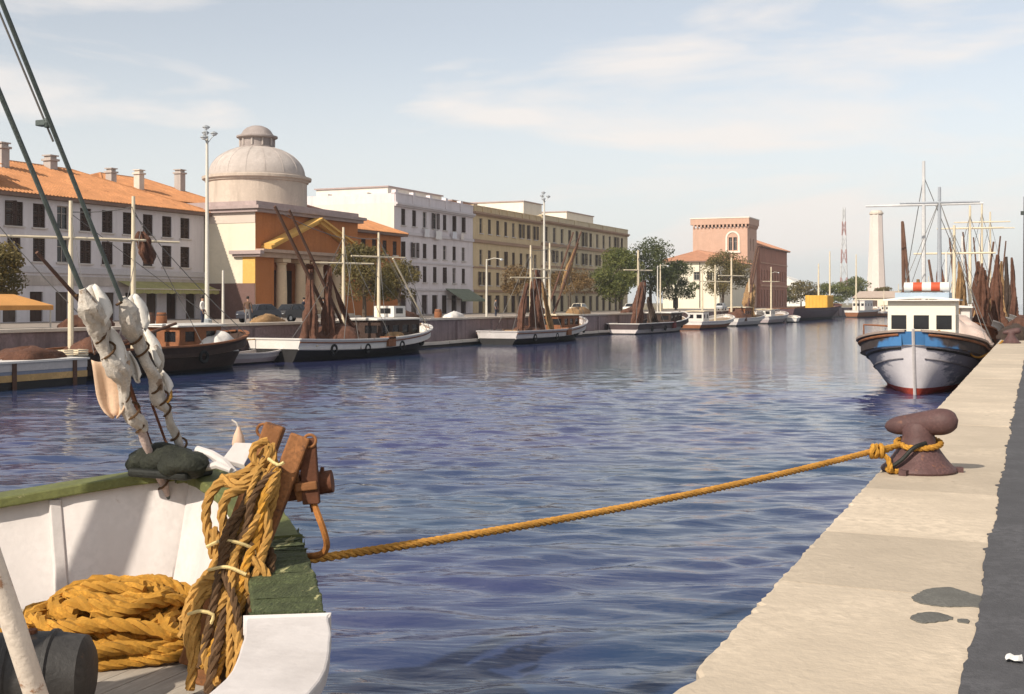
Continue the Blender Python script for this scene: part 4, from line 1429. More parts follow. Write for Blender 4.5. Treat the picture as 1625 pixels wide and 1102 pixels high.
def hull_parts(t, H, mats, wl=0.18, bul=0.5, stripe=None, rail_w=0.16, n=22, rail_mat=None, deck_mat=None, stem_mat=None):
    """mats: bottom, hull, bulwark.  wl = height of the bottom paint, bul = bulwark depth"""
    kw = lambda a: min(0.95, H.kz(a, wl))
    kb = lambda a: H.kz(a, H.z(a) - bul)
    H.band(lambda a: 0.0, kw, 4, n).build('bottom', mats[0], t, smooth=True, recalc=False)
    H.band(kw, kb, 4, n).build('hull', mats[1], t, smooth=True, recalc=False)
    bo = H.band(kb, lambda a: 1.0, 3, n).build('bulwark', mats[2], t, smooth=True, recalc=False)
    inner = MB()
    for side in (1, -1):
        rows = []
        for a in H.stations(n)[1:]:
            x_ = max(0.0, H.w(a) - 0.1)
            rows.append([(side * x_, H.L / 2 - a, H.z(a)), (side * x_ * 0.985, H.L / 2 - a, H.z(a) - bul - 0.02)])
        inner.grid(rows)
    inner.add([(H.w(H.L) - 0.1, -H.L / 2 + 0.06, H.z(H.L)), (-H.w(H.L) + 0.1, -H.L / 2 + 0.06, H.z(H.L)), (-H.w(H.L) + 0.1, -H.L / 2 + 0.06, H.z(H.L) - bul), (H.w(H.L) - 0.1, -H.L / 2 + 0.06, H.z(H.L) - bul)], [(0, 1, 2, 3)])
    inner.build('bulwark_lining', mats[2], bo, recalc=False)
    dk = MB()
    rows = []
    for a in H.stations(n)[1:]:
        x_ = max(0.0, H.w(a) - 0.09)
        rows.append([(x_ * j / 3, H.L / 2 - a, H.z(a) - bul) for j in range(-3, 4)])
    dk.grid(rows)
    dk.build('deck', deck_mat or m_deckw, t, recalc=False)
    rl = MB()
    for side in (1, -1):
        strip(rl, [H.p(a, 1.0, side) for a in H.stations(n * 2)[1:]], rail_w, 0.06, 0.06, -0.02, side)
    rl.box(-H.w(H.L), H.w(H.L), -H.L / 2 - 0.06, -H.L / 2 + rail_w, H.z(H.L) - 0.019, H.z(H.L) + 0.061)
    rl.build('cap_rail', rail_mat or mats[2], t)
    if stripe:
        for (dz, r_, mt) in stripe:
            sb = MB()
            for side in (1, -1):
                sb.tube([H.p(a, H.kz(a, H.z(a) - dz), side, 0.02) for a in H.stations(n)[1:]], r_, 6)
            sb.build('rubbing_strake', mt, t)
    # stem post
    MB().tube([H.p(0.0, k) for k in (0.0, 0.3, 0.6, 0.85, 1.0, 1.03)], 0.06, 6).build('stem_post', stem_mat or mats[2], t)

def cabin(t, x0, x1, y0, y1, z0, h, mat, roof_mat, fw=3, sw=2, win=(0.5, 0.45), round_front=0.0):
    """wheelhouse with recessed windows; bow side is +y"""
    mb = MB()
    cab_w, cab_l = x1 - x0, y1 - y0
    wz = z0 + h * 0.52

    def ops(width, k):
        r_ = []
        for i in range(k):
            c = width * (i + 0.5) / k
            ww = min(win[0], width / k * 0.68)
            r_.append((c - ww / 2, c + ww / 2, wz, wz + win[1]))
        return r_
    sides = [((x1, y1, 0), (-1, 0, 0), (0, 1, 0), cab_w, fw), ((x0, y0, 0), (1, 0, 0), (0, -1, 0), cab_w, fw), ((x1, y0, 0), (0, 1, 0), (1, 0, 0), cab_l, sw), ((x0, y1, 0), (0, -1, 0), (-1, 0, 0), cab_l, sw)]
    panes = []
    for o, u, nr, wd_, k in sides:
        q = ops(wd_, k)
        wall_open(mb, o, u, nr, wd_, z0, z0 + h, q, 0.06)
        for a, b, za, zb in q:
            P = [Vector(o) + Vector(u) * s_ - Vector(nr) * 0.055 + Vector((0, 0, z_)) for s_, z_ in ((a, za), (b, za), (b, zb), (a, zb))]
            panes.append(P)
    c = mb.build('wheelhouse', mat, t)
    for P in panes:
        MB().add(P, [(0, 1, 2, 3)]).build('window', m_glass, c)
    rows = []
    for yy in (y0 - 0.2, y0 - 0.18, (y0 + y1) / 2, y1 + 0.23, y1 + 0.25):
        e = 0.0 if yy in (y0 - 0.2, y1 + 0.25) else 0.07
        rows.append([(x0 - 0.15 + (cab_w + 0.3) * j / 6, yy, z0 + h + 0.002 + e + 0.09 * math.sin(PI * j / 6)) for j in range(7)])
    rf = MB().grid(rows)
    rf.box(x0 - 0.15, x1 + 0.15, y0 - 0.2, y1 + 0.25, z0 + h + 0.0015, z0 + h + 0.05)
    rf.build('roof', roof_mat, c)
    return c

def mast(t, y, z0, h, r=0.09, yard=None, x=0.0, mat=None, shr=None, lean=0.0):
    """mast with optional yard (z, half length) and shrouds to (x,y,z) points"""
    mat = mat or m_mastw
    m_ = MB().tube([(x, y, z0), (x, y + lean * 0.5, z0 + h * 0.5), (x, y + lean, z0 + h)], [r, r * 0.9, r * 0.6], 8).build('mast', mat, t, smooth=True)
    if yard:
        yz, hl, ang = yard
        yy = y + lean * (yz - z0) / h
        d = Vector((math.sin(ang), math.cos(ang), 0))
        c = Vector((x, yy, yz))
        MB().tube([c - d * hl, c, c + d * hl], [r * 0.45, r * 0.6, r * 0.45], 6).build('yard', mat, m_)
    for s_ in (shr or ()):
        MB().tube([(x, y + lean * 0.92, z0 + h * 0.92), s_], 0.018, 4).build('shroud', m_wire, m_)
    return m_

def net_bundle(label, pts, radii, mat, seed, tilt=0.0, group=None):
    """a hung, bunched fishing net: folded cloth gathered round a line of points (world space)"""
    rg = random.Random(seed)
    P = crom(pts, 0.14)
    n = 34
    radii = [r_ * 0.72 for r_ in radii]
    k = len(P)
    ph = [rg.uniform(0, 6.28) for _ in range(4)]
    base = Vector(P[-1])
    rows = []
    for i in range(k):
        f = i / (k - 1)
        g = f * (len(radii) - 1)
        j0 = min(int(g), len(radii) - 2)
        r_ = radii[j0] + (radii[j0 + 1] - radii[j0]) * (g - j0)
        row = []
        for j in range(n):
            a = 2 * PI * j / n
            fo = 1 + 0.38 * math.sin(5 * a + ph[0] + f * 2.5) + 0.26 * math.sin(9 * a + ph[1] - f * 3) + 0.25 * math.sin(2 * a + ph[2] + 9 * f) + 0.2 * math.sin(11 * f + ph[3]) + rg.uniform(-0.14, 0.14)
            row.append((P[i].x - base.x + r_ * fo * math.cos(a), P[i].y - base.y + r_ * fo * math.sin(a) * 1.15, P[i].z - base.z + 0.06 * r_ * math.sin(7 * a + ph[3])))
        rows.append(row)
    mb = MB().grid(rows, closed=True)
    mb.add(rows[0], [tuple(range(n))]).add(rows[-1], [tuple(range(n))])
    o = mb.build('fishing_net', mat, loc=base, smooth=False)
    o.data.shade_smooth()
    return tag(o, label, 'fishing net', group)

def heap(label, c, rx, ry, h, mat, seed, name='net_heap', cat='net heap', n=26, m=9):
    rg = random.Random(seed)
    ph = [rg.uniform(0, 6.28) for _ in range(6)]
    rows = []
    for i in range(m):
        f = i / (m - 1)
        rr = math.cos(f * PI / 2) ** 0.7
        rows.append([])
        for j in range(n):
            a = 2 * PI * j / n
            q = 1 + 0.12 * math.sin(3 * a + ph[0]) + 0.09 * math.sin(7 * a + ph[1] + 4 * f) + 0.06 * math.sin(11 * a + ph[2]) + rg.uniform(-0.05, 0.05)
            rows[-1].append((rx * rr * q * math.cos(a), ry * rr * q * math.sin(a), h * math.sin(f * PI / 2) * (1 + 0.15 * math.sin(2 * a + ph[3])) + rg.uniform(-0.03, 0.03) * (i > 0)))
    mb = MB().grid(rows, closed=True)
    o = mb.build(name, mat, loc=c)
    o.data.shade_smooth()
    return tag(o, label, cat)

def crate(label, loc, rotz, mat, s_=(0.6, 0.4, 0.28), group=None):
    t = thing('fish_crate', label, 'crate', loc, rotz, group)
    w_, d, h = s_
    for k in range(3):
        z0 = 0.02 + k * h / 3
        z1 = z0 + h / 3 - 0.025
        MB().box(-w_ / 2, w_ / 2, -d / 2, -d / 2 + 0.02, z0, z1).build('slat', mat, t)
        MB().box(-w_ / 2, w_ / 2, d / 2 - 0.02, d / 2, z0, z1).build('slat', mat, t)
        MB().box(-w_ / 2, -w_ / 2 + 0.02, -d / 2 + 0.021, d / 2 - 0.021, z0, z1).build('slat', mat, t)
        MB().box(w_ / 2 - 0.02, w_ / 2, -d / 2 + 0.021, d / 2 - 0.021, z0, z1).build('slat', mat, t)
    MB().box(-w_ / 2 + 0.021, w_ / 2 - 0.021, -d / 2 + 0.021, d / 2 - 0.021, 0, 0.03).build('floor', mat, t)
    return t

def winch(t, y, z, w=1.2):
    b = MB().box(-w / 2 - 0.1, -w / 2, y - 0.25, y + 0.25, z, z + 0.7).box(w / 2, w / 2 + 0.1, y - 0.25, y + 0.25, z, z + 0.7)
    o = b.build('winch', M('winch_iron', (0.12, 0.07, 0.05), 0.7, 0.3, 3, 0.3, 20), t)
    MB().cyl((-w / 2, y, z + 0.42), (w / 2, y, z + 0.42), 0.2, n=12).build('drum', m_net2, o)

def fishing_boat(label, loc, rotz, Ln, B, zb, zm, zs, mats, cab=None, masts=(), booms=(), stripe=None, bul=0.5, wl=0.18, rail=None, name='fishing_boat', wy=None, full=0.62, bowlen=0.30, stem=None):
    t = thing(name, label, 'boat', loc, rotz)
    H = Hull(Ln, B, zb, zm, zs, full=full, bowlen=bowlen)
    hull_parts(t, H, mats, wl, bul, stripe, rail_mat=rail, stem_mat=stem)
    if cab:
        cabin(t, *cab)
    for m_ in masts:
        mast(t, **m_)
    for p0, p1, r_, mt in booms:
        MB().tube([p0, ((p0[0] + p1[0]) / 2, (p0[1] + p1[1]) / 2, (p0[2] + p1[2]) / 2), p1], [r_, r_, r_ * 0.75], 7).build('boom', mt, t, smooth=True)
    if wy is not None:
        winch(t, wy, zm - bul)
    return t, H

# boat A: white bulwark and black hull below the church, bow to the right
m_cabdark = M('dark_cabin', (0.055, 0.032, 0.024), 0.8, 0.3, 1.5, 0.3, 10)
m_rust = M('rust_brown', (0.25, 0.10, 0.045), 0.85, 0.35, 2.0, 0.4, 16)
m_greyw = M('grey_white_hull', (0.50, 0.46, 0.44), 0.65, 0.14, 1.0, 0.2, 10, wear=((0.25, 0.17, 0.13), 0.64, 1.6))
fx = -39.7
yA0, yA1 = 57.0, 75.0
tA, hA = fishing_boat('black hulled trawler with white bulwark and dark cabin below the church', (fx, (yA0 + yA1) / 2, 0), 0, 18.0, 5.0, 1.85, 1.12, 1.30, (m_black, m_black, m_bwhite),
    cab=(-1.5, 1.5, 0.6, 5.8, 0.5, 1.75, m_cabdark, m_bwhite, 2, 4, (0.9, 0.5)),
    masts=(dict(y=-1.5, z0=0.5, h=7.6, r=0.12, yard=(5.85, 2.2, 0.5), shr=[(2.3, -3.5, 1.1), (-2.3, -3.5, 1.1), (2.3, 0.5, 1.1), (0, 8.6, 1.8)]),
           dict(y=2.9, z0=2.3, h=5.7, r=0.12, yard=(6.4, 2.3, 0.35), shr=[(2.2, 5.8, 1.3), (-2.2, 5.8, 1.3), (0, 8.7, 1.8)])),
    booms=(((0.2, -3.0, 1.9), (-0.9, -7.6, 9.0), 0.12, m_dwood), ((0.7, -2.6, 1.9), (-0.3, -7.0, 8.8), 0.10, m_dwood), ((0.9, 3.2, 6.3), (1.2, 7.2, 2.0), 0.06, m_mastw), ((1.9, -7.6, 0.9), (1.9, -1.0, 1.0), 0.07, m_mastw)),
    stripe=((0.55, 0.05, m_bwhite), (0.16, 0.04, m_rust)), wy=-6.8, wl=0.1, bul=0.55)
MB().box(1.9, 2.56, -0.25, 0.65, 0.62, 1.24).build('trawl_door', m_rust, tA)
w2 = MB().box(-0.75, 0.75, 3.6, 5.2, 2.42, 3.15).build('upper_bridge', m_bwhite, tA)
MB().box(0.751, 0.77, 3.9, 4.8, 2.65, 3.0).build('window', m_glass, w2)
MB().box(-0.5, 0.5, 3.58, 3.599, 2.65, 3.0).build('window', m_glass, w2)
bA = Vector((fx, (yA0 + yA1) / 2, 0))
net_bundle('brown net hanging from the boom, widest net on the black hulled trawler', [bA + Vector((-0.4, -4.6, 5.4)), bA + Vector((0.1, -5.4, 3.2)), bA + Vector((0.6, -6.3, 0.85))], [0.10, 0.35, 0.6], m_net, 1)
net_bundle('brown net hung straight down beside the cream mast of the black hulled trawler', [bA + Vector((0.3, -3.6, 5.6)), bA + Vector((0.5, -4.0, 3.2)), bA + Vector((0.8, -4.4, 0.9))], [0.10, 0.26, 0.42], m_net, 2)
net_bundle('thin brown net slung towards the cabin of the black hulled trawler', [bA + Vector((0.2, -3.2, 4.8)), bA + Vector((0.5, -2.2, 2.8)), bA + Vector((0.8, -1.4, 1.4))], [0.08, 0.16, 0.25], m_net, 3)
heap('heap of brown netting on the stern of the black hulled trawler', bA + Vector((0.5, -3.3, 0.58)), 1.5, 1.9, 1.3, m_net, 4)
heap('ochre net heap beside the dark cabin', bA + Vector((1.85, 1.6, 0.58)), 0.5, 1.4, 0.8, m_net2, 5)

# boat B
tB, hB = fishing_boat('grey white trawler with dark nets hung between two cream masts', (fx, 97.0, 0), R(1), 19.0, 5.0, 2.05, 1.05, 1.05, (m_black, m_black, m_greyw),
    cab=(-1.4, 1.4, 2.2, 6.4, 0.5, 1.7, m_rust, m_mastw, 2, 3, (1.0, 0.55)),
    masts=(dict(y=-2.2, z0=0.5, h=7.8, r=0.13, yard=(5.5, 2.4, 0.4), shr=[(2.3, -4.5, 1.0), (-2.3, -4.5, 1.0), (2.3, -0.5, 1.0)]),
           dict(y=2.4, z0=2.2, h=6.5, r=0.13, yard=(6.3, 2.6, 0.25), shr=[(2.2, 6.0, 1.3), (-2.2, 6.0, 1.3), (0, 9.2, 2.0)])),
    booms=(((0.3, 2.7, 2.4), (0.3, 10.0, 10.1), 0.10, m_dwood), ((-0.3, 2.5, 2.5), (-0.2, 9.2, 10.0), 0.10, m_dwood)),
    stripe=((0.55, 0.05, m_bwhite), (0.16, 0.04, m_rust)), wy=-6.5, wl=0.1, bul=0.55)
MB().box(1.8, 2.56, 0.2, 1.1, 0.55, 1.2).build('trawl_door', m_rust, tB)
bB = Vector((fx, 97.0, 0))
net_bundle('dark brown net leaning over the stern of the grey white trawler', [bB + Vector((0.3, -3.6, 5.0)), bB + Vector((0.5, -5.2, 2.8)), bB + Vector((0.9, -6.3, 0.9))], [0.14, 0.28, 0.45], m_net, 6)
net_bundle('tallest dark net hung upright amid the grey white trawler', [bB + Vector((0.2, -1.0, 6.2)), bB + Vector((0.4, -1.5, 3.6)), bB + Vector((0.8, -2.0, 0.9))], [0.2, 0.38, 0.5], m_net, 7)
net_bundle('reddish brown net hung beside the rust coloured cabin', [bB + Vector((0.2, 0.0, 5.2)), bB + Vector((0.5, 0.2, 3.2)), bB + Vector((0.9, 0.5, 1.0))], [0.10, 0.2, 0.28], m_net2, 8)
net_bundle('thin dark net gathered under the first yard of the grey white trawler', [bB + Vector((0.4, -2.7, 5.2)), bB + Vector((0.6, -3.2, 3.2)), bB + Vector((0.9, -3.6, 0.9))], [0.10, 0.25, 0.4], m_net, 9)
heap('brown heap of nets aft on the grey white trawler', bB + Vector((0.4, -3.6, 0.5)), 1.4, 2.2, 0.8, m_net, 10)
net_bundle('large brown net slung from the raised twin booms', [bB + Vector((0.1, 9.3, 9.0)), bB + Vector((0.0, 7.0, 6.6)), bB + Vector((0.1, 5.4, 4.6))], [0.10, 0.32, 0.3], m_net2, 11)

# boats C, D further along
tC, hC = fishing_boat('low dark and white trawler with crossed brown nets near the green trees', (fx, 131.0, 0), R(-1), 21.0, 5.0, 2.3, 1.15, 1.1, (m_black, M('dull_white_hull', (0.56, 0.50, 0.47), 0.7, 0.15, 0.8, 0.2, 8), M('dark_bulwark', (0.06, 0.04, 0.04), 0.7, 0.3, 1, 0.2, 8)),
    cab=(-1.4, 1.4, 2.0, 6.6, 0.55, 1.6, m_cabdark, m_bwhite, 2, 3, (0.9, 0.5)),
    masts=(dict(y=-5.4, z0=0.5, h=8.6, r=0.17, yard=(6.9, 2.1, 0.5), shr=[(2.3, -8, 1.0), (2.3, -3, 1.0)]), dict(y=2.6, z0=2.2, h=5.6, r=0.10, shr=[(0, 9.8, 2.2)])),
    stripe=((0.6, 0.06, m_bwhite),), wy=0.0, wl=0.12, bul=0.6, rail=m_bwhite)
MB().box(1.8, 2.56, -0.5, 0.5, 0.5, 1.25).build('trawl_door', M('oxblood', (0.16, 0.03, 0.025), 0.8), tC)
bC = Vector((fx, 131.0, 0))
net_bundle('red brown net on a leaning spar, wider of the crossed pair', [bC + Vector((0.4, -5.4, 5.6)), bC + Vector((0.5, -7.4, 3.0)), bC + Vector((0.6, -9.0, 1.0))], [0.3, 0.5, 0.5], m_net, 12)
net_bundle('red brown net on a leaning spar, slimmer of the crossed pair', [bC + Vector((0.2, -4.0, 5.8)), bC + Vector((0.4, -6.0, 3.2)), bC + Vector((0.6, -7.6, 1.0))], [0.25, 0.4, 0.4], m_net, 13)
net_bundle('dark net hung upright behind the crossed nets', [bC + Vector((0.2, -2.6, 4.0)), bC + Vector((0.4, -2.0, 2.2)), bC + Vector((0.6, -1.6, 0.8))], [0.15, 0.4, 0.6], M('dark_net', (0.06, 0.04, 0.03), 0.98, 0.4, 2.5, 0.8, 7, bdist=0.06), 14)
tD, hD = fishing_boat('low brown fishing boat with a pale rail and thin cream mast', (fx, 156.0, 0), R(-1), 18.0, 4.6, 1.7, 0.95, 0.95, (m_black, m_rust, m_bwhite),
    cab=(-1.1, 1.1, -6.5, -3.8, 0.4, 1.8, m_bwhite, m_mastw, 2, 2, (0.7, 0.5)),
    masts=(dict(y=3.4, z0=0.45, h=8.0, r=0.16, yard=(6.2, 2.8, 0.6), shr=[(0, 8.3, 1.6), (2, 0, 1)]), dict(y=-3.0, z0=0.45, h=7.2, r=0.13, shr=[])),
    stripe=((0.3, 0.05, m_bwhite),), bul=0.4, wl=0.12)
tD2, hD2 = fishing_boat('fishing boat with raised twin booms moored before the leaning olive tree', (fx, 176.0, 0), R(-2), 17.0, 4.8, 2.0, 1.15, 1.1, (m_black, m_greyw, m_bwhite),
    cab=(-1.2, 1.2, -3.0, 0.6, 0.6, 2.0, m_rust, m_mastw, 2, 3, (0.8, 0.5)),
    masts=(dict(y=-6.0, z0=0.6, h=9.2, r=0.18, yard=(7.2, 2.6, 0.5), shr=[]), dict(y=4.0, z0=0.6, h=6.4, r=0.14, shr=[(0, 8.0, 1.8)])),
    booms=(((0, 1.0, 1.5), (-1.0, 13.0, 12.3), 0.2, m_dwood), ((0.6, 0.0, 1.5), (-0.2, 11.0, 11.8), 0.18, m_dwood)), bul=0.45)
bD2 = Vector((fx, 176.0, 0))
net_bundle('brown net bunched on the twin boom boat near the leaning olive tree', [bD2 + Vector((-0.4, 7.5, 6.6)), bD2 + Vector((0.2, 4.0, 4.6)), bD2 + Vector((0.4, 2.6, 1.2))], [0.4, 0.9, 1.0], m_net2, 15)
heap('brown net heap on the deck of the twin boom boat', bD2 + Vector((0.3, -5.4, 0.75)), 1.5, 2.4, 1.5, m_net, 16)
fishing_boat('grey boat with cream mast in front of the dark brick villa', (fx, 196.5, 0), R(-1), 15.0, 4.4, 1.9, 1.2, 1.1, (m_black, M('mauve_grey_hull', (0.38, 0.31, 0.31), 0.7, 0.15, 0.8, 0.2, 8), m_greyw),
    cab=(-1.1, 1.1, -4.5, -1.5, 0.7, 1.5, m_bwhite, m_mastw, 2, 2, (0.7, 0.5)), masts=(dict(y=0.6, z0=0.6, h=8.6, r=0.16, yard=(6.8, 1.8, 0.6), shr=[(0, 7, 1.7)]),), bul=0.45)
fishing_boat('small white launch tied astern of the dark barge', (-38.0, 207.0, 0), R(8), 7.5, 2.4, 1.1, 0.75, 0.75, (m_black, m_bwhite, m_bwhite), bul=0.3, name='launch')
# dark barge with yellow cargo box
tE, hE = fishing_boat('long dark maroon barge moored past the villa', (-41.0, 240.0, 0), R(-2), 48.0, 7.0, 3.1, 2.3, 2.3, (m_black, M('maroon_steel', (0.085, 0.045, 0.05), 0.6, 0.25, 0.4, 0.2, 4), M('maroon_steel', (0, 0, 0))), bul=0.5, wl=0.5, rail=m_rust, name='barge', full=0.5, bowlen=0.2,
    masts=(dict(y=10.0, z0=1.8, h=9.5, r=0.2, shr=[]), dict(y=22.0, z0=1.8, h=12.5, r=0.2, shr=[])))
yb_ = thing('cargo_box', 'yellow steel box standing on the maroon barge', 'box', (-40.8, 252.0, 1.82))
MB().box(-2.2, 2.2, -4.0, 4.0, 0, 3.0).build('box_body', M('yellow_paint', (0.62, 0.36, 0.05), 0.6, 0.15, 0.6, 0.1, 6), yb_, bevel=0.05)
for k in range(7):
    MB().box(2.2, 2.28, -3.8 + k * 1.2, -3.6 + k * 1.2, 0.05, 2.95).build('side_rib', M('yellow_paint', (0, 0, 0)), yb_)
    MB().box(-2.1 + k * 0.66, -2.0 + k * 0.66, -4.06, -4.0, 0.05, 2.95).build('side_rib', M('yellow_paint', (0, 0, 0)), yb_)
fishing_boat('white motor boat with cream mast beyond the yellow box', (-36.0, 284.0, 0), R(-12), 16.0, 4.6, 2.4, 1.6, 1.5, (m_black, m_rust, m_bwhite), cab=(-1.4, 1.4, -3.5, 2.0, 1.2, 2.6, m_bwhite, m_bwhite, 3, 3, (0.6, 0.6)), masts=(dict(y=-5.0, z0=1.2, h=13, r=0.2, shr=[]),), bul=0.4)
for k, (x_, y_, L_, hh) in enumerate(((-31.0, 300.0, 14.0, 7.0), (-25.0, 312.0, 13.0, 9.0), (-20.5, 326.0, 14.0, 8.0))):
    fishing_boat(('brown boat with twin poles moored under the far bank', 'grey boat moored beside the low shed bank', 'dark boat moored at the tip of the far bank')[k], (x_, y_, 0), R(-24), L_, 4.2, 1.9, 1.2, 1.2, (m_black, (m_rust, m_greyw, m_cabdark)[k], (m_bwhite, m_rust, m_rust)[k]), cab=(-1.1, 1.1, -4, -1, 0.8, 1.8, (m_bwhite, m_cabdark, m_greyw)[k], m_mastw, 2, 2, (0.7, 0.5)), masts=(dict(y=2.0, z0=0.8, h=hh, r=0.14, yard=(hh - 1, 1.8, 0.5), shr=[]), dict(y=-4.6, z0=0.8, h=hh * 0.8, r=0.12, shr=[])), bul=0.4)

# left end of the far quay: work pontoon and dark boat
pt_ = thing('pontoon', 'flat work pontoon with white, blue and ochre striped side', 'pontoon', (-38.4, 33.2, 0))
MB().box(-2.0, 2.0, -9.5, 5.6, -0.5, 0.30).build('float_base', m_black, pt_)
MB().box(-1.95, 2.03, -9.45, 5.63, 0.301, 0.56).build('ochre_band', M('ochre_band', (0.52, 0.33, 0.14), 0.8, 0.3, 0.8, 0.2, 8), pt_)
MB().box(-1.96, 2.01, -9.46, 5.61, 0.561, 0.70).build('blue_band', M('faded_blue', (0.22, 0.24, 0.30), 0.8, 0.2, 0.8, 0.2, 8), pt_)
MB().box(-1.95, 2.03, -9.45, 5.63, 0.701, 1.02).build('white_band', m_greyw, pt_)
MB().box(-2.0, 2.1, -9.5, 5.7, 1.021, 1.10).build('deck_edge', m_bwhite, pt_)
for k in range(5):
    MB().box(2.03, 2.08, -8.0 + k * 3.2, -7.8 + k * 3.2, -0.3, 1.02).build('fender_post', m_dwood, pt_)
heap('brown heap of rope and netting on the striped pontoon', (-37.6, 36.9, 1.10), 1.0, 1.5, 0.45, m_net, 17)
tF, hF = fishing_boat('dark brown fishing boat with long yards moored beyond the striped pontoon', (-38.9, 46.0, 0), R(-3), 12.5, 4.6, 1.9, 1.3, 1.2, (m_black, m_cabdark, m_cabdark),
    cab=(-1.2, 1.2, 0.4, 3.4, 0.7, 1.5, m_rust, m_bwhite, 2, 2, (0.7, 0.5)),
    masts=(dict(y=-5.2, z0=0.8, h=7.1, r=0.13, yard=(6.25, 3.4, 0.45), shr=[(0, 5.6, 1.8), (2.1, -5.9, 1.2)]), dict(y=-1.4, z0=0.8, h=7.6, r=0.13, yard=(6.3, 2.3, 0.4), shr=[(2.1, 1.0, 1.4), (-2.1, 1.0, 1.4)])),
    booms=(((0.5, -3.0, 1.6), (0.8, -7.8, 5.5), 0.10, m_dwood), ((2.0, -5.8, 1.2), (1.8, -0.5, 2.4), 0.09, m_dwood)), rail=m_rust, bul=0.5)
heap('pale canvas heap on the dark brown boat', (-37.6, 49.0, 0.95), 0.8, 1.3, 0.9, m_bwhite, 18, name='canvas_heap', cat='canvas')
heap('dark net heap on the stern of the dark brown boat', (-38.6, 41.4, 0.85), 1.2, 1.3, 0.9, m_net, 19)
net_bundle('dark net hung under the long yard of the dark brown boat', [Vector((-38.2, 44.2, 6.7)), Vector((-38.1, 44.4, 6.0)), Vector((-38.0, 44.6, 5.2))], [0.15, 0.4, 0.2], m_net, 20)
sk = Hull(5.2, 1.8, 0.85, 0.55, 0.6, draft=0.2)
tS = thing('rowing_boat', 'mauve grey rowing boat hauled against the quay wall', 'boat', (-40.2, 55.6, 0), R(-4))
hull_parts(tS, sk, (m_black, M('mauve_grey_hull', (0, 0, 0)), m_greyw), 0.08, 0.25, rail_w=0.08)
for yy in (-1.2, 0.4):
    MB().box(-0.75, 0.75, yy, yy + 0.22, 0.36, 0.40).build('thwart', m_deckw, tS)
for k, (x_, y_, z_) in enumerate(((-39.0, 60.2, 0.6), (-39.0, 60.9, 0.6), (-38.9, 60.5, 0.89), (-39.3, 90.4, 0.5), (-39.2, 91.2, 0.5), (-37.8, 38.9, 1.1), (-37.7, 39.7, 1.1))):
    crate(('pale slatted fish crate nearest the stern rail of the black hulled trawler', 'pale slatted fish crate nearest the nets of the black hulled trawler', 'pale slatted fish crate stacked on two others', 'pale slatted fish crate nearest the stern rail of the grey white trawler', 'pale slatted fish crate nearest the brown nets of the grey white trawler', 'pale slatted fish crate beside the heap on the striped pontoon', 'pale slatted fish crate on the very end of the striped pontoon')[k], (x_, y_, z_), R(rnd.uniform(-15, 15)), m_mastw, (0.75, 0.5, 0.28), 'fish crates on the far boats')

# ------------------------------------------------------------------ boats along the near quay, bows towards us
def blue_white():
    """old white hull paint: blue patch by the stem head, dark worn top strakes, grey scuffs"""
    m = M('blue_white_hull', (0.62, 0.58, 0.58), 0.6, 0.12, 1.4, 0.25, 12)
    t = m.node_tree
    n = t.nodes.new
    l = t.links.new
    bs = [q for q in t.nodes if q.type == 'BSDF_PRINCIPLED'][0]
    old = bs.inputs['Base Color'].links[0].from_socket
    tcn = n('ShaderNodeTexCoord')
    sp = n('ShaderNodeSeparateXYZ')
    l(tcn.outputs['Object'], sp.inputs[0])
    nz_ = n('ShaderNodeTexNoise')
    nz_.inputs['Scale'].default_value = 1.6
    nz_.inputs['Detail'].default_value = 7
    nz_.inputs['Roughness'].default_value = 0.7
    mpx = n('ShaderNodeMapping')
    mpx.inputs['Scale'].default_value = (1, 1, 3.2)
    l(tcn.outputs['Object'], mpx.inputs[0])
    l(mpx.outputs[0], nz_.inputs['Vector'])

    def mth(op, a, b, c=None):
        q = n('ShaderNodeMath')
        q.operation = op
        for i, v in enumerate((a, b) if c is None else (a, b, c)):
            if isinstance(v, (int, float)):
                q.inputs[i].default_value = v
            else:
                l(v, q.inputs[i])
        return q.outputs[0]
    nn = mth('SUBTRACT', nz_.outputs[0], 0.5)
    ax = mth('ABSOLUTE', sp.outputs['X'], 0)
    sc = mth('MULTIPLY_ADD', ax, 0.0, mth('MULTIPLY_ADD', nn, 2.2, ax))      # grey scuffed flanks
    fl = n('ShaderNodeMapRange')
    fl.inputs['From Min'].default_value = 0.95
    fl.inputs['From Max'].default_value = 1.25
    l(sc, fl.inputs['Value'])
    x1 = n('ShaderNodeMix')
    x1.data_type = 'RGBA'
    l(fl.outputs[0], x1.inputs['Factor'])
    l(old, x1.inputs['A'])
    x1.inputs['B'].default_value = (0.20, 0.20, 0.23, 1)
    l(x1.outputs['Result'], bs.inputs['Base Color'])
    return m

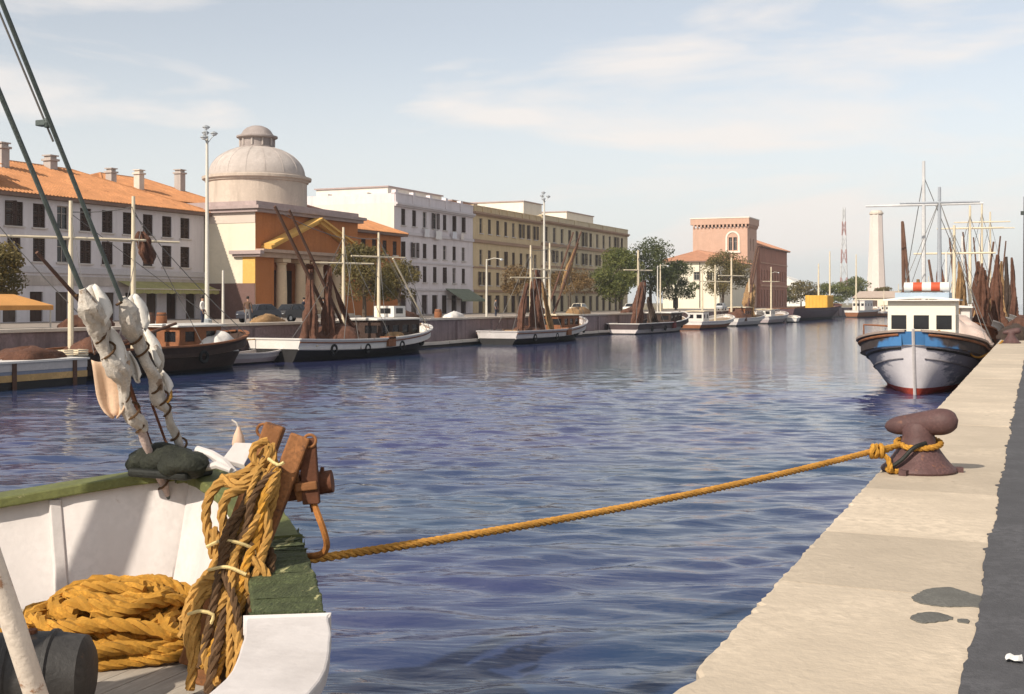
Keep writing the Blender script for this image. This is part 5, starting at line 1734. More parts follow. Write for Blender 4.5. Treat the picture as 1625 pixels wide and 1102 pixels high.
def blue_bul():
    m = M('blue_dark_bulwark', (0.052, 0.040, 0.038), 0.7, 0.3, 1.4, 0.25, 12)
    t = m.node_tree
    n = t.nodes.new
    l = t.links.new
    bs = [q for q in t.nodes if q.type == 'BSDF_PRINCIPLED'][0]
    old = bs.inputs['Base Color'].links[0].from_socket
    tcn = n('ShaderNodeTexCoord')
    nz_ = n('ShaderNodeTexNoise')
    nz_.inputs['Scale'].default_value = 2.2
    nz_.inputs['Detail'].default_value = 8
    l(tcn.outputs['Object'], nz_.inputs['Vector'])
    sp = n('ShaderNodeSeparateXYZ')
    l(tcn.outputs['Object'], sp.inputs[0])
    a = n('ShaderNodeMath')
    a.operation = 'ABSOLUTE'
    l(sp.outputs['X'], a.inputs[0])
    b = n('ShaderNodeMath')
    b.operation = 'MULTIPLY_ADD'
    l(nz_.outputs[0], b.inputs[0])
    b.inputs[1].default_value = 1.5
    l(a.outputs[0], b.inputs[2])
    c = n('ShaderNodeMath')
    c.operation = 'MULTIPLY_ADD'
    l(sp.outputs['Z'], c.inputs[0])
    c.inputs[1].default_value = 1.6
    l(b.outputs[0], c.inputs[2])
    mr = n('ShaderNodeMapRange')
    mr.inputs['From Min'].default_value = 4.75
    mr.inputs['From Max'].default_value = 5.05
    l(c.outputs[0], mr.inputs['Value'])
    x = n('ShaderNodeMix')
    x.data_type = 'RGBA'
    l(mr.outputs[0], x.inputs['Factor'])
    x.inputs['A'].default_value = (0.055, 0.17, 0.36, 1)
    l(old, x.inputs['B'])
    l(x.outputs['Result'], bs.inputs['Base Color'])
    return m

nx = -4.05
tR, hR = fishing_boat('white and blue fishing boat with red waterline moored behind the rusty bollard', (nx, 45.6 + 8.0, 0), PI, 16.0, 4.75, 2.35, 1.55, 1.5, (m_red, blue_white(), blue_bul()),
    cab=(-1.25, 1.25, 2.4, 4.6, 1.15, 2.3, M('wheelhouse_cream', (0.72, 0.67, 0.56), 0.6, 0.06, 1.2, 0.1, 10), m_bwhite, 3, 2, (0.62, 0.55)),
    masts=(dict(y=-3.6, z0=1.0, h=7.6, r=0.11, x=-0.1, yard=(7.9, 1.7, 1.45), mat=M('blue_grey_mast', (0.34, 0.36, 0.39), 0.6), shr=[(2.2, -6, 1.5), (-2.2, -6, 1.5), (2.2, -1.0, 1.6), (-2.2, -1.0, 1.6)]),
           dict(y=-5.4, z0=1.0, h=9.0, r=0.11, x=0.72, yard=(7.95, 2.6, 1.5), mat=M('mast_pale_grey', (0.56, 0.55, 0.54), 0.6), shr=[(2.2, -7.5, 1.5), (-2.2, -7.5, 1.5)])),
    booms=(((1.5, -4.8, 1.4), (2.0, -8.8, 7.4), 0.10, m_dwood), ((1.1, -4.8, 1.4), (1.95, -8.6, 7.3), 0.08, m_dwood)),
    stripe=((0.62, 0.045, m_black), (1.0, 0.03, M('grey_strake', (0.14, 0.13, 0.14), 0.8)), (0.12, 0.05, m_rust)), bul=0.5, wl=0.24, rail=M('grey_brown_rail', (0.30, 0.23, 0.19), 0.8, 0.2, 2, 0.2, 14), full=0.50, bowlen=0.22, wy=-2.0, stem=m_greyw)
# blue coaming, life raft, anchor bits on the white and blue boat
MB().box(-1.0, 1.0, 2.6, 4.4, 2.905, 3.12).build('blue_coaming', M('pale_blue_paint', (0.36, 0.44, 0.52), 0.6), tR, loc=(0, 0, 0.66))
lr = thing('life_raft', 'red and white striped canister on the wheelhouse of the white and blue boat', 'life raft', (nx + 0.1, 45.6 + 4.7, 3.80))
for k in range(5):
    MB().cyl((-0.85 + k * 0.34, 0, 0.2), (-0.51 + k * 0.34, 0, 0.2), 0.2, n=14).build('stripe', M('raft_red', (0.50, 0.08, 0.03), 0.6) if k in (1, 3) else m_bwhite, lr, smooth=True)
MB().box(-0.6, 0.6, -0.16, 0.16, 0.0, 0.05).build('cradle', m_shut_g, lr)
gb = MB().box(-2.2, -1.75, 0.4, 1.9, 0.0, 0.0 + 0.05)
MB().tube([(2.25, 3.9, 1.6), (2.25, 3.9, 2.5), (1.2, 3.9, 2.45)], 0.045, 6).build('gallows', m_rust, tR)
MB().lathe([(0.16, 0), (0.18, 0.1), (0.12, 0.2), (0.2, 0.32), (0.15, 0.4)], 10, (-0.25, 6.9, 1.75)).box(-0.55, 0.1, 6.65, 6.78, 1.85, 2.35).build('anchor_windlass', M('ochre_iron', (0.34, 0.22, 0.10), 0.8, 0.3, 3, 0.4, 20), tR)
MB().tube(crom([(-0.8, 7.0, 2.35), (-1.5, 6.3, 1.9), (-2.0, 5.6, 1.35), (-2.5, 4.8, 1.5), (-2.9, 3.5, 1.9)], 0.2), 0.04, 6).build('mooring_line', m_ropey, tR)

nets_near = []
def near_boat(label, y0, Ln, mats, cabm, seed, mh, nets, zb=2.5, zm=1.6):
    rg = random.Random(seed)
    t, h = fishing_boat(label, (nx + rg.uniform(-0.3, 0.2), y0 + Ln / 2, 0), PI + R(rg.uniform(-1.5, 1.5)), Ln, 4.8, zb, zm, zm, mats,
        cab=(-1.1, 1.1, 1.0, 3.6, zm - 0.5, 2.0, cabm, m_bwhite, 3, 2, (0.55, 0.5)),
        masts=(dict(y=-2.4, z0=zm - 0.4, h=mh, r=0.12, yard=(mh - 0.4, 2.2, 1.5), mat=m_mastw, shr=[(2.2, -5, zm), (-2.2, -5, zm), (0, Ln / 2 - 0.3, zb)]), dict(y=4.6, z0=zm - 0.4, h=mh * 0.72, r=0.09, mat=m_bwhite, shr=[])),
        booms=(((0.8, -3.0, zm), (1.6, -5.4, mh * 0.9), 0.09, m_dwood), ((-0.7, -3.0, zm), (-1.4, -5.2, mh * 0.86), 0.09, m_dwood)),
        stripe=((0.6, 0.05, m_black),), bul=0.5, wl=0.22, full=0.52, bowlen=0.22, wy=-4.4)
    return t
near_boat('cluttered white trawler moored just behind the white and blue boat', 63.0, 15.0, (m_red, m_bwhite, m_rust), m_bwhite, 3, 6.6, 3)
near_boat('grey trawler with white wheelhouse, third in the quayside row', 79.5, 16.0, (m_red, m_greyw, m_greyw), m_bwhite, 4, 9.0, 3)
near_boat('brown trawler with dark wheelhouse, fourth in the quayside row', 97.0, 16.0, (m_black, m_rust, m_bwhite), m_cabdark, 5, 10.5, 3)
near_boat('white trawler at the far end of the quayside row', 114.5, 17.0, (m_black, m_bwhite, m_bwhite), m_bwhite, 6, 11.0, 3)
rg = random.Random(21)
cand = [(-5.6, 66.0, 4.6), (-4.7, 68.0, 5.4), (-3.6, 67.0, 5.0), (-2.6, 70.5, 5.3), (-5.2, 73, 4.4), (-4.1, 75.5, 5.8), (-2.9, 76.2, 4.7), (-3.2, 84.0, 5.2), (-2.3, 86.5, 6.6), (-4.8, 88.0, 5.6), (-2.5, 92.5, 5.6), (-3.8, 94.0, 6.4), (-2.4, 101.0, 6.6), (-3.7, 104.0, 6.0), (-2.2, 108.0, 7.2), (-3.0, 112.0, 6.2), (-2.0, 122.0, 7.6)]
nlab = ['slim', 'tall', 'short', 'wide', 'twisted', 'thick', 'narrow', 'drooping', 'tallest', 'sagging', 'bulky', 'straight', 'rolled', 'loose', 'upright', 'folded', 'gathered']
for k, (x_, y_, h_) in enumerate(cand):
    mt = (m_net2, m_net, m_net2, m_net, MATS['dark_net'])[k % 5]
    cn = ('ochre', 'brown', 'ochre', 'brown', 'blackish')[k % 5]
    rw = 'cluttered white trawler' if y_ < 79 else ('grey quayside trawler' if y_ < 96.5 else ('brown quayside trawler' if y_ < 114 else 'last white quayside trawler'))
    net_bundle('%s %s net hung up to dry on the %s' % (nlab[k], cn, rw), [Vector((x_, y_ + rg.uniform(-0.3, 0.3), h_)), Vector((x_ + rg.uniform(-0.2, 0.2), y_, h_ * 0.6)), Vector((x_ + rg.uniform(-0.2, 0.2), y_, 1.5))], [0.10, rg.uniform(0.22, 0.4), rg.uniform(0.35, 0.6)], mt, 100 + k)
tag(MB().tube([(0, 0, 0), (0, 0, 5.5), (0, 0, 9.6)], [0.13, 0.12, 0.09], 8).box(-0.3, 0.3, -0.06, 0.06, 8.2, 8.5).build('post', M('green_black_pole', (0.05, 0.06, 0.055), 0.7), loc=(-0.7, 98.5, QZ)), 'dark green black pole standing on the quay behind the net heaps', 'pole')
heap('dark brown net heap on the quay beside the second bollard', (-0.75, 56.5, QZ), 0.75, 2.2, 0.6, MATS['dark_net'], 31)
heap('large brown net heap further along the quay', (-0.5, 66.0, QZ), 0.9, 3.0, 0.85, m_net, 32)
heap('pale canvas heap on the bow of the cluttered white trawler', (-4.0, 65.6, 1.9), 1.1, 1.3, 0.8, m_bwhite, 33, name='canvas_heap', cat='canvas')
heap('pinkish canvas heap on the stern of the white and blue boat', (-3.2, 58.2, 1.1), 1.4, 2.0, 1.5, M('pinkish_canvas', (0.56, 0.44, 0.38), 0.9, 0.2, 1.5, 0.3, 8), 34, name='canvas_heap', cat='canvas')
van = thing('van', 'dull green van parked on the near quay beyond the net heaps', 'van', (1.3, 84.0, QZ), 0)
MB().box(-0.9, 0.9, -2.2, 1.2, 0.35, 2.2).box(-0.88, 0.88, 1.201, 2.2, 0.35, 1.25).build('body', M('green_van_paint', (0.10, 0.19, 0.15), 0.5, 0.1, 1, 0), van, bevel=0.06)
MB().box(-0.75, 0.75, -2.215, -2.2, 1.3, 1.9).build('rear_window', m_glass, van)
for a, b in ((-0.8, -1.4), (0.8, -1.4), (-0.8, 1.4), (0.8, 1.4)):
    w_ = MB().cyl((a - 0.1, b, 0.33), (a + 0.1, b, 0.33), 0.33, n=14).build('wheel', M('tyre', (0, 0, 0)), van)

# ------------------------------------------------------------------ harbour clutter: fenders, rigging, barrels and carts
m_tyre = M('tyre', (0, 0, 0))
def fenders(t, H, ys, side=1):
    for yy in ys:
        a = H.L / 2 - yy
        p = H.p(a, H.kz(a, H.z(a) - 0.55), side, 0.10)
        pts = [(p[0], p[1] + 0.26 * math.cos(q), p[2] + 0.26 * math.sin(q)) for q in np.linspace(0, 2 * PI, 15)]
        f = MB().tube(pts, 0.085, 7, cap=False).build('tyre_fender', m_tyre, t, smooth=True)
        MB().tube([(p[0], p[1], p[2] + 0.3), (p[0] - 0.08 * side, p[1], H.z(a) + 0.05)], 0.015, 4).build('lanyard', m_ropey, f)
fenders(tA, hA, (-6.0, -2.5, 1.8, 5.0))
fenders(tB, hB, (-6.5, -2.0, 3.0, 6.0))
fenders(tC, hC, (-7.0, -3.0, 3.5))
fenders(tF, hF, (-3.5, 1.0))
def rig(t, lines):
    for p, q in lines:
        p, q = Vector(p), Vector(q)
        pts = [p.lerp(q, f) - Vector((0, 0, 0.10 * (p - q).length * f * (1 - f))) for f in (0, 0.25, 0.5, 0.75, 1)]
        MB().tube(pts, 0.022, 4).build('rigging_line', m_wire, t)
rig(tA, (((0, -1.5, 7.6), (0, 2.9, 7.6)), ((0, -1.5, 7.4), (-0.6, -7.4, 8.6)), ((0, 2.9, 7.4), (1.9, 0.6, 1.2)), ((1.2, -2.6, 5.85), (2.2, -5.0, 1.2)), ((0.9, 4.9, 6.4), (1.9, 6.6, 1.5)), ((0, -1.5, 6.5), (1.0, -8.6, 1.4))))
rig(tB, (((0, -2.2, 7.9), (0, 2.4, 8.2)), ((0, 2.4, 8.0), (0.3, 9.6, 9.6)), ((0, -2.2, 7.4), (1.2, -9.2, 1.1)), ((1.0, -4.3, 5.5), (2.2, -6.5, 1.0)), ((0.8, 4.8, 6.3), (2.0, 7.0, 1.5))))
rig(tC, (((0, -5.4, 8.6), (0, 2.6, 7.2)), ((0, -5.4, 8.4), (1.4, -10.2, 1.1))))
rig(tF, (((0, -5.2, 7.4), (0, -1.4, 7.9)), ((1.4, -2.3, 7.0), (1.9, -4.4, 1.3)), ((0, -1.4, 7.6), (1.8, 4.6, 1.8)), ((-1.3, -8.3, 7.0), (0.5, -4.0, 2.0))))
def barrel(label, loc, mat, h=0.85):
    t = thing('barrel', label, 'barrel', loc)
    MB().lathe([(0.24, 0), (0.29, 0.2), (0.305, h * 0.5), (0.29, h - 0.2), (0.24, h)], 14).build('staves', mat, t, smooth=True)
    for z_ in (0.14, h - 0.14):
        MB().lathe([(0.275, z_ - 0.03), (0.287, z_ - 0.03), (0.293, z_ + 0.03), (0.28, z_ + 0.03)], 14).build('hoop', m_irond_, t)
m_irond_ = M('hoop_iron', (0.08, 0.05, 0.04), 0.7)
for k, (x_, y_, mt, tx) in enumerate(((-43.3, 50.8, m_dwood, 'dark barrel on the quay edge behind the canvas heap of the brown boat'), (-43.5, 52.0, m_rust, 'rust coloured barrel on the quay edge near the rowing boat'), (-43.4, 66.0, m_dwood, 'dark barrel on the quay edge behind the brown nets'), (-43.6, 67.0, m_mastw, 'pale barrel on the quay edge beside a dark barrel'), (-43.3, 84.5, m_rust, 'rust coloured barrel on the quay between the two nearest trawlers'), (-43.4, 106.5, m_dwood, 'dark barrel on the quay past the grey white trawler bow'))):
    barrel(tx, (x_, y_, FQ), mt)
for k, (x_, y_, rx_, ry_, h_, mt, tx) in enumerate(((-43.9, 47.0, 0.6, 1.8, 0.7, m_net, 'brown net heap on the quay behind the dark brown boat'), (-43.9, 62.4, 0.6, 1.6, 0.6, m_net2, 'ochre net heap on the quay in front of the parked dark cars'), (-44.0, 79.8, 0.7, 2.2, 0.7, m_net, 'long brown net heap on the quay past the black hulled trawler bow'), (-44.0, 88.8, 0.6, 1.6, 0.6, m_bwhite, 'pale canvas heap on the quay by the single arm lamp'), (-43.9, 118.0, 0.7, 3.0, 0.8, m_net2, 'ochre net heap on the quay behind the low dark and white trawler'), (-43.9, 136.0, 0.7, 3.4, 0.8, m_net, 'brown net heap on the quay behind the bow of the low trawler'))):
    heap(tx, (x_, y_, FQ), rx_, ry_, h_, mt, 60 + k, name='canvas_heap' if mt is m_bwhite else 'net_heap', cat='canvas' if mt is m_bwhite else 'net heap')
def mooring(label, p, q, sag=0.35):
    p, q = Vector(p), Vector(q)
    o = MB().tube([p.lerp(q, i / 10) - Vector((0, 0, sag * 4 * (i / 10) * (1 - i / 10))) for i in range(11)], 0.03, 5).build('mooring_rope', m_ropey, smooth=True)
    tag(o, label, 'rope')
mooring('slack mooring rope from the bow of the black hulled trawler to the quay', (fx, 74.8, 1.9), (-42.0, 78.5, FQ + 0.2))
mooring('slack mooring rope from the stern of the black hulled trawler to the quay', (fx - 1.2, 57.1, 1.3), (-42.0, 53.6, FQ + 0.2))
mooring('slack mooring rope from the bow of the grey white trawler to the quay', (fx, 106.3, 2.1), (-42.0, 109.5, FQ + 0.2))
# ------------------------------------------------------------------ the near fishing boat, its bow alongside the quay
m_nwhite = M('bulwark_white', (0.60, 0.555, 0.53), 0.7, 0.09, 2.2, 0.3, 16, wear=((0.40, 0.32, 0.27), 0.655, 5.0), stain=0.35, bdist=0.008)
m_green = M('rail_green', (0.125, 0.135, 0.045), 0.7, 0.3, 4.0, 0.4, 30, wear=((0.40, 0.36, 0.20), 0.63, 9.0), bdist=0.01)
m_greend = M('worn_rail_green', (0.080, 0.095, 0.042), 0.8, 0.45, 6.0, 0.9, 30, wear=((0.44, 0.41, 0.20), 0.60, 5.0), bdist=0.03, stretch=(2.2, 0.7, 1))
m_iron = M('rusty_iron', (0.25, 0.105, 0.038), 0.8, 0.4, 6.0, 0.5, 40, wear=((0.10, 0.045, 0.025), 0.56, 7.0), bdist=0.006)
m_irond = M('dark_rusty_iron', (0.12, 0.045, 0.022), 0.8, 0.4, 6.0, 0.5, 40, bdist=0.006)
m_tarb = M('black_tarred', (0.016, 0.017, 0.014), 0.65, 0.4, 5.0, 0.6, 30, bdist=0.01)
m_cloth = M('pale_canvas', (0.52, 0.47, 0.41), 0.95, 0.3, 9.0, 0.7, 40, wear=((0.24, 0.17, 0.12), 0.57, 7.0), bdist=0.01)
m_peach = M('peach_canvas', (0.60, 0.42, 0.29), 0.95, 0.12, 6.0, 0.4, 30, bdist=0.008)
m_strap = M('ochre_rope', (0.40, 0.215, 0.055), 0.92, 0.35, 9.0, 0.5, 70, bdist=0.006)
m_drope = M('tarred_rope', (0.10, 0.055, 0.026), 0.92, 0.35, 9.0, 0.5, 70, bdist=0.006)

NBX, NBY = -5.7, 7.25
def n_w(a):
    v = 1.45 * max(a, 0) ** 0.65
    v = 3.0 - math.log(1 + math.exp((3.0 - v) * 6)) / 6 if v > 1.8 else v
    if a > 10.5:
        v *= 1 - 0.3 * ((a - 10.5) / 5.5) ** 2
    return v
def n_z(a):
    return 1.75 + 0.38 * max(0, 1 - a / 3.0) ** 2 + 0.2 * max(0, (a - 10) / 6) ** 2
DK = 1.25
nb = thing('fishing_boat', 'white boat bow with green rail, rusty bitts and yellow ropes beside the near quay', 'boat', (NBX, NBY - 8.0, 0))
HN = Hull(16.0, 6.0, 2, 2, 2, draft=0.8, rake=0.7, wf=n_w, zf=n_z)
sta = [0.004, 0.03, 0.08, 0.16, 0.28, 0.42, 0.6, 0.8, 1.05, 1.35, 1.7, 2.05, 2.4, 2.8, 3.3, 4.0, 5.0, 6.2, 7.5, 9, 10.5, 12, 13.5, 15, 16.0]
HN.stations = lambda n=0: sta
HN.band(lambda a: 0.0, lambda a: HN.kz(a, 0.15), 4).build('bottom', m_red, nb, smooth=True, recalc=False)
HN.band(lambda a: HN.kz(a, 0.15), lambda a: 1.0, 8).build('hull', m_nwhite, nb, smooth=True, recalc=False)
strk = MB()
for side in (1, -1):
    strk.tube([HN.p(a, HN.kz(a, n_z(a) - 0.5), side, 0.03) for a in sta[1:]], 0.05, 8)
strk.build('rubbing_strake', m_greend, nb)
lin = MB()
def n_in(a, z_, side, off):
    p = HN.p(a, min(1.0, HN.kz(a, z_)), side)
    return (side * max(0.0, abs(p[0]) - off), p[1] - (0.12 if a < 0.5 else 0.06), z_)
for side in (1, -1):
    rows = []
    for a in sta:
        rows.append([n_in(a, n_z(a) - 0.01 + (DK - 0.03 - n_z(a)) * j / 6, side, 0.11) for j in range(7)])
    lin.grid(rows)
lin.build('bulwark_lining', m_nwhite, nb, smooth=True, recalc=False)
def n_dw(a):
    return abs(n_in(a, DK, 1, 0.10)[0])
# frames against the lining
for side in (1, -1):
    for a in (0.55, 1.0, 1.6, 2.3, 3.1, 4.0, 5.0, 6.0, 7.0):
        p0, p1 = n_in(a, DK, side, 0.15), n_in(a, n_z(a) - 0.04, side, 0.15)
        MB().bar(p0, p1, 0.08, 0.07).build('stanchion', m_nwhite, nb, bevel=0.008)
# deck planks
m_dplank = M('pale_deck_plank', (0.40, 0.35, 0.29), 0.85, 0.25, 3.0, 0.4, 20, stretch=(6, 0.6, 6), bdist=0.006)
m_sub = M('deck_seam', (0.03, 0.025, 0.02), 0.9)
rows = [[(n_dw(a) * j / 3, n_in(a, DK, 1, 0.1)[1], DK - 0.03) for j in range(-3, 4)] for a in sta[2:]]
deck = MB().grid(rows).build('deck', m_sub, nb, recalc=False)
fine = [i * 0.05 for i in range(1, 311)]
for k in range(-18, 19):
    xc = k * 0.155
    aa = [a for a in fine if n_dw(a) - 0.02 > abs(xc) + 0.05]
    if not aa:
        continue
    MB().box(xc - 0.0745, xc + 0.0745, n_in(aa[-1], DK, 1, 0.1)[1], n_in(aa[0], DK, 1, 0.1)[1], DK - 0.028, DK + rnd.uniform(0, 0.004)).build('plank', m_dplank, deck)
# rails
def dense(a0, a1, n=60):
    return [a0 + (a1 - a0) * (i / n) ** 1.5 for i in range(n + 1)]
rg = random.Random(7)
def rail(side, a0, a1, mat, win, wout, jag=0.0, n=60, th=0.075):
    pts = []
    for a in dense(a0, a1, n):
        p = HN.p(a, 1.0, side)
        pts.append((p[0] + rg.uniform(-jag, jag), p[1] + rg.uniform(-jag, jag), p[2] + rg.uniform(-jag, jag) * 0.5))
    o = strip(MB(), pts, win, wout, 0.045, 0.045 - th, side).build('cap_rail', mat, nb, bevel=0.012)
    return o
rail(-1, 0.01, 7.0, m_green, 0.24, 0.07, 0.003, 70)
rail(-1, 7.02, 15.9, m_nwhite, 0.24, 0.07)
rail(1, 0.01, 1.05, m_green, 0.26, 0.07, 0.004, 30)
rail(1, 1.07, 2.12, m_greend, 0.30, 0.06, 0.009, 34)
rail(1, 2.14, 15.9, m_nwhite, 0.33, 0.08, 0.003, 60)
# black fairlead on the stem head
fl = MB().box(-0.26, 0.26, 7.50, 7.82, 2.15, 2.21).build('fairlead', m_tarb, nb, bevel=0.02)
rg = random.Random(44)
for k, (cx_, cy_, cz_, rx_, ry_, rz_) in enumerate(((-0.06, 7.66, 2.27, 0.24, 0.13, 0.105), (0.16, 7.60, 2.25, 0.19, 0.13, 0.10), (-0.24, 7.64, 2.24, 0.11, 0.10, 0.09))):
    rows = []
    for i in range(11):
        th = PI * i / 10
        row = []
        for j in range(20):
            a = 2 * PI * j / 20
            q = 1 + 0.10 * math.sin(3 * a + 2 * th + k) + 0.08 * math.sin(5 * a - 4 * th) + rg.uniform(-0.06, 0.06)
            row.append((cx_ - rx_ * math.cos(th) * (1 + 0.04 * math.sin(a * 2)), cy_ + ry_ * math.sin(th) ** 0.7 * q * math.cos(a), cz_ + rz_ * math.sin(th) ** 0.7 * q * math.sin(a)))
        rows.append(row)
    o = MB().grid(rows, closed=True).build('tarred_fender', M('tarred_fender', (0.022, 0.024, 0.016), 0.75, 0.5, 5.0, 0.8, 26, wear=((0.10, 0.10, 0.06), 0.62, 5.0), bdist=0.02), fl)
    o.data.shade_smooth()
# rusty bitts with crossbeam
bt = thing('mooring_bitts', 'rusty leaning iron bitts with rings and short crossbeam on the green railed bow', 'bitts', (0, 0, 0))
b2 = MB().bar((-3.930, 5.922, 2.619), (-4.297, 5.489, 1.240), 0.12, 0.10, up=(0.4, -0.9, 0.1)).build('post', m_iron, bt, bevel=0.012)
b1 = MB().bar((-4.184, 6.029, 2.665), (-4.563, 5.700, 1.266), 0.12, 0.10, up=(0.4, -0.9, 0.1)).build('post', m_iron, bt, bevel=0.012)
MB().bar((-3.899, 5.935, 2.604), (-3.876, 5.946, 2.221), 0.10, 0.05, up=(0.4, -0.9, 0.1)).build('strut', m_irond, bt, bevel=0.008)
MB().bar((-3.995, 5.915, 2.439), (-3.941, 5.939, 2.236), 0.045, 0.045, up=(0.4, -0.9, 0.1)).build('strut', m_iron, bt, bevel=0.006)
MB().bar((-4.293, 5.895, 2.268), (-3.922, 6.057, 2.321), 0.15, 0.15).build('crossbeam', m_irond, bt, bevel=0.015)
MB().bar((-3.968, 5.927, 2.321), (-3.850, 5.979, 2.336), 0.13, 0.05).build('strap', m_iron, bt, bevel=0.008)
MB().cyl((-3.917, 6.037, 2.324), (-3.818, 6.080, 2.339), 0.068, n=14).build('roller_end', m_irond, bt, smooth=True)
MB().cyl((-3.872, 6.034, 2.312), (-3.862, 6.039, 2.424), 0.012, n=6).build('pin', m_irond, bt)
def ring(c, r_, t_, nx_, nm, par, mat):
    c = Vector(c)
    n_ = Vector(nx_).normalized()
    u_ = n_.cross(Vector((0, 0, 1))).normalized()
    v_ = n_.cross(u_)
    pts = [c + (u_ * math.cos(a) + v_ * math.sin(a)) * r_ for a in np.linspace(0, 2 * PI, 19)]
    return MB().tube(pts, t_, 7, cap=False).build(nm, mat, par, smooth=True)
ring((-4.254, 5.999, 2.631), 0.037, 0.009, (0.45, -0.9, 0.15), 'ring', bt, m_iron)
ring((-3.875, 5.924, 2.592), 0.036, 0.009, (0.35, -0.9, 0.2), 'ring', bt, m_iron)
MB().tube(crom([(-3.889, 6.006, 2.293), (-3.886, 5.974, 2.246), (-3.845, 5.959, 2.166), (-3.808, 5.975, 2.055), (-3.822, 6.024, 1.960), (-3.883, 6.052, 1.905), (-4.028, 6.097, 1.869)], 0.03), 0.020, 8).build('hook', M('orange_rust', (0.42, 0.17, 0.045), 0.85, 0.35, 9, 0.5, 50, bdist=0.005), bt, smooth=True)
MB().bar((-3.910, 5.985, 2.265), (-3.890, 5.994, 2.168), 0.03, 0.03).build('shackle', m_irond, bt)
# loose timbers among the ropes
for k, (p0, p1, w_) in enumerate((((-4.110, 5.680, 1.868), (-4.044, 5.326, 1.296), 0.075), ((-4.380, 5.889, 2.045), (-4.595, 5.740, 1.419), 0.09), ((-4.050, 5.760, 1.984), (-3.870, 5.348, 1.312), 0.07))):
    tag(MB().bar(p0, p1, w_, 0.05, up=(0.4, -0.9, 0.1)).build('timber', (m_drope, m_irond, m_drope)[k], bevel=0.01), ('short dark timber', 'wide dark rusty timber', 'slim dark timber')[k] + ' wedged among the ropes on the bitts', 'timber')

# ropes hung on the bitts
hung = thing('hung_rope', 'tangle of ochre rope lashed and hung over the rusty bitts', 'rope')
def hr(P, r_, mat=None, nm='strand'):
    rope(MB(), P, r_).build(nm, mat or m_strap, hung, smooth=True, recalc=False)
hr([(-4.138, 5.886, 2.539), (-4.136, 5.777, 2.467), (-4.183, 5.702, 2.412), (-4.281, 5.638, 2.368), (-4.331, 5.594, 2.299), (-4.348, 5.576, 2.192), (-4.319, 5.567, 2.070), (-4.270, 5.555, 1.951)], 0.030)
hr([(-4.099, 5.848, 2.531), (-4.070, 5.708, 2.425), (-4.131, 5.649, 2.340), (-4.198, 5.587, 2.308), (-4.231, 5.572, 2.212), (-4.205, 5.562, 2.080), (-4.206, 5.529, 1.943)], 0.030)
hr([(-4.112, 5.842, 2.589), (-4.146, 5.773, 2.566), (-4.145, 5.741, 2.511), (-4.093, 5.742, 2.463), (-4.050, 5.760, 2.499), (-4.065, 5.776, 2.570)], 0.026)
hr([(-4.020, 5.773, 2.474), (-4.013, 5.689, 2.341), (-4.057, 5.648, 2.183), (-4.101, 5.607, 2.044), (-4.116, 5.535, 1.932), (-4.119, 5.425, 1.815), (-4.097, 5.358, 1.659), (-4.050, 5.324, 1.484)], 0.028)
hr([(-4.043, 5.720, 2.443), (-4.067, 5.644, 2.291), (-4.114, 5.602, 2.133), (-4.141, 5.546, 2.009), (-4.195, 5.457, 1.906), (-4.215, 5.361, 1.785), (-4.214, 5.307, 1.607), (-4.151, 5.280, 1.416)], 0.034)
hr([(-4.052, 5.683, 2.393), (-4.080, 5.627, 2.214), (-4.115, 5.579, 2.084), (-4.143, 5.502, 1.954), (-4.195, 5.402, 1.830), (-4.272, 5.336, 1.715), (-4.304, 5.322, 1.559)], 0.034)
hr([(-4.031, 5.594, 2.045), (-4.050, 5.520, 1.906), (-4.075, 5.422, 1.767), (-4.050, 5.324, 1.621), (-4.038, 5.242, 1.457), (-4.050, 5.215, 1.312)], 0.030, m_drope)
hr([(-4.012, 5.646, 1.990), (-3.977, 5.531, 1.823), (-3.936, 5.428, 1.659), (-3.910, 5.330, 1.499), (-3.902, 5.280, 1.328)], 0.036, m_drope)
hr([(-3.968, 5.687, 1.968), (-3.912, 5.559, 1.788), (-3.868, 5.425, 1.616), (-3.830, 5.333, 1.440), (-3.822, 5.293, 1.318)], 0.026, m_drope)
hr([(-4.030, 5.551, 1.972), (-3.953, 5.563, 1.923), (-3.906, 5.561, 1.840), (-3.927, 5.509, 1.780), (-3.991, 5.481, 1.832), (-4.028, 5.508, 1.910)], 0.028, m_strap)
hr([(-4.106, 5.539, 1.985), (-4.138, 5.438, 1.890), (-4.227, 5.377, 1.850), (-4.266, 5.339, 1.750), (-4.252, 5.290, 1.607), (-4.188, 5.263, 1.450), (-4.175, 5.215, 1.312)], 0.030)
hr([(-4.300, 5.651, 2.383), (-4.170, 5.643, 2.356), (-4.104, 5.671, 2.399), (-4.060, 5.713, 2.454)], 0.034)
hr([(-4.289, 5.569, 2.108), (-4.225, 5.531, 2.020), (-4.220, 5.490, 1.922), (-4.240, 5.416, 1.858)], 0.030)
hr([(-4.062, 5.406, 1.807), (-4.126, 5.313, 1.616), (-4.094, 5.250, 1.465), (-4.004, 5.235, 1.362)], 0.026)
hr([(-3.981, 5.354, 1.655), (-3.908, 5.299, 1.542), (-3.908, 5.255, 1.419), (-3.932, 5.222, 1.325)], 0.028, m_strap)
rg = random.Random(91)
tops = [(-4.063, 5.809, 2.577), (-4.067, 5.753, 2.510), (-4.054, 5.704, 2.445), (-3.977, 5.749, 2.443), (-4.081, 5.681, 2.356)]
mids = [(-4.214, 5.471, 1.989), (-4.144, 5.458, 1.945), (-4.092, 5.502, 1.994), (-4.027, 5.530, 1.959), (-3.981, 5.572, 1.919)]
lows = [(-4.207, 5.255, 1.518), (-4.119, 5.239, 1.431), (-4.032, 5.245, 1.373), (-3.942, 5.262, 1.328), (-3.861, 5.319, 1.339), (-4.307, 5.299, 1.651)]
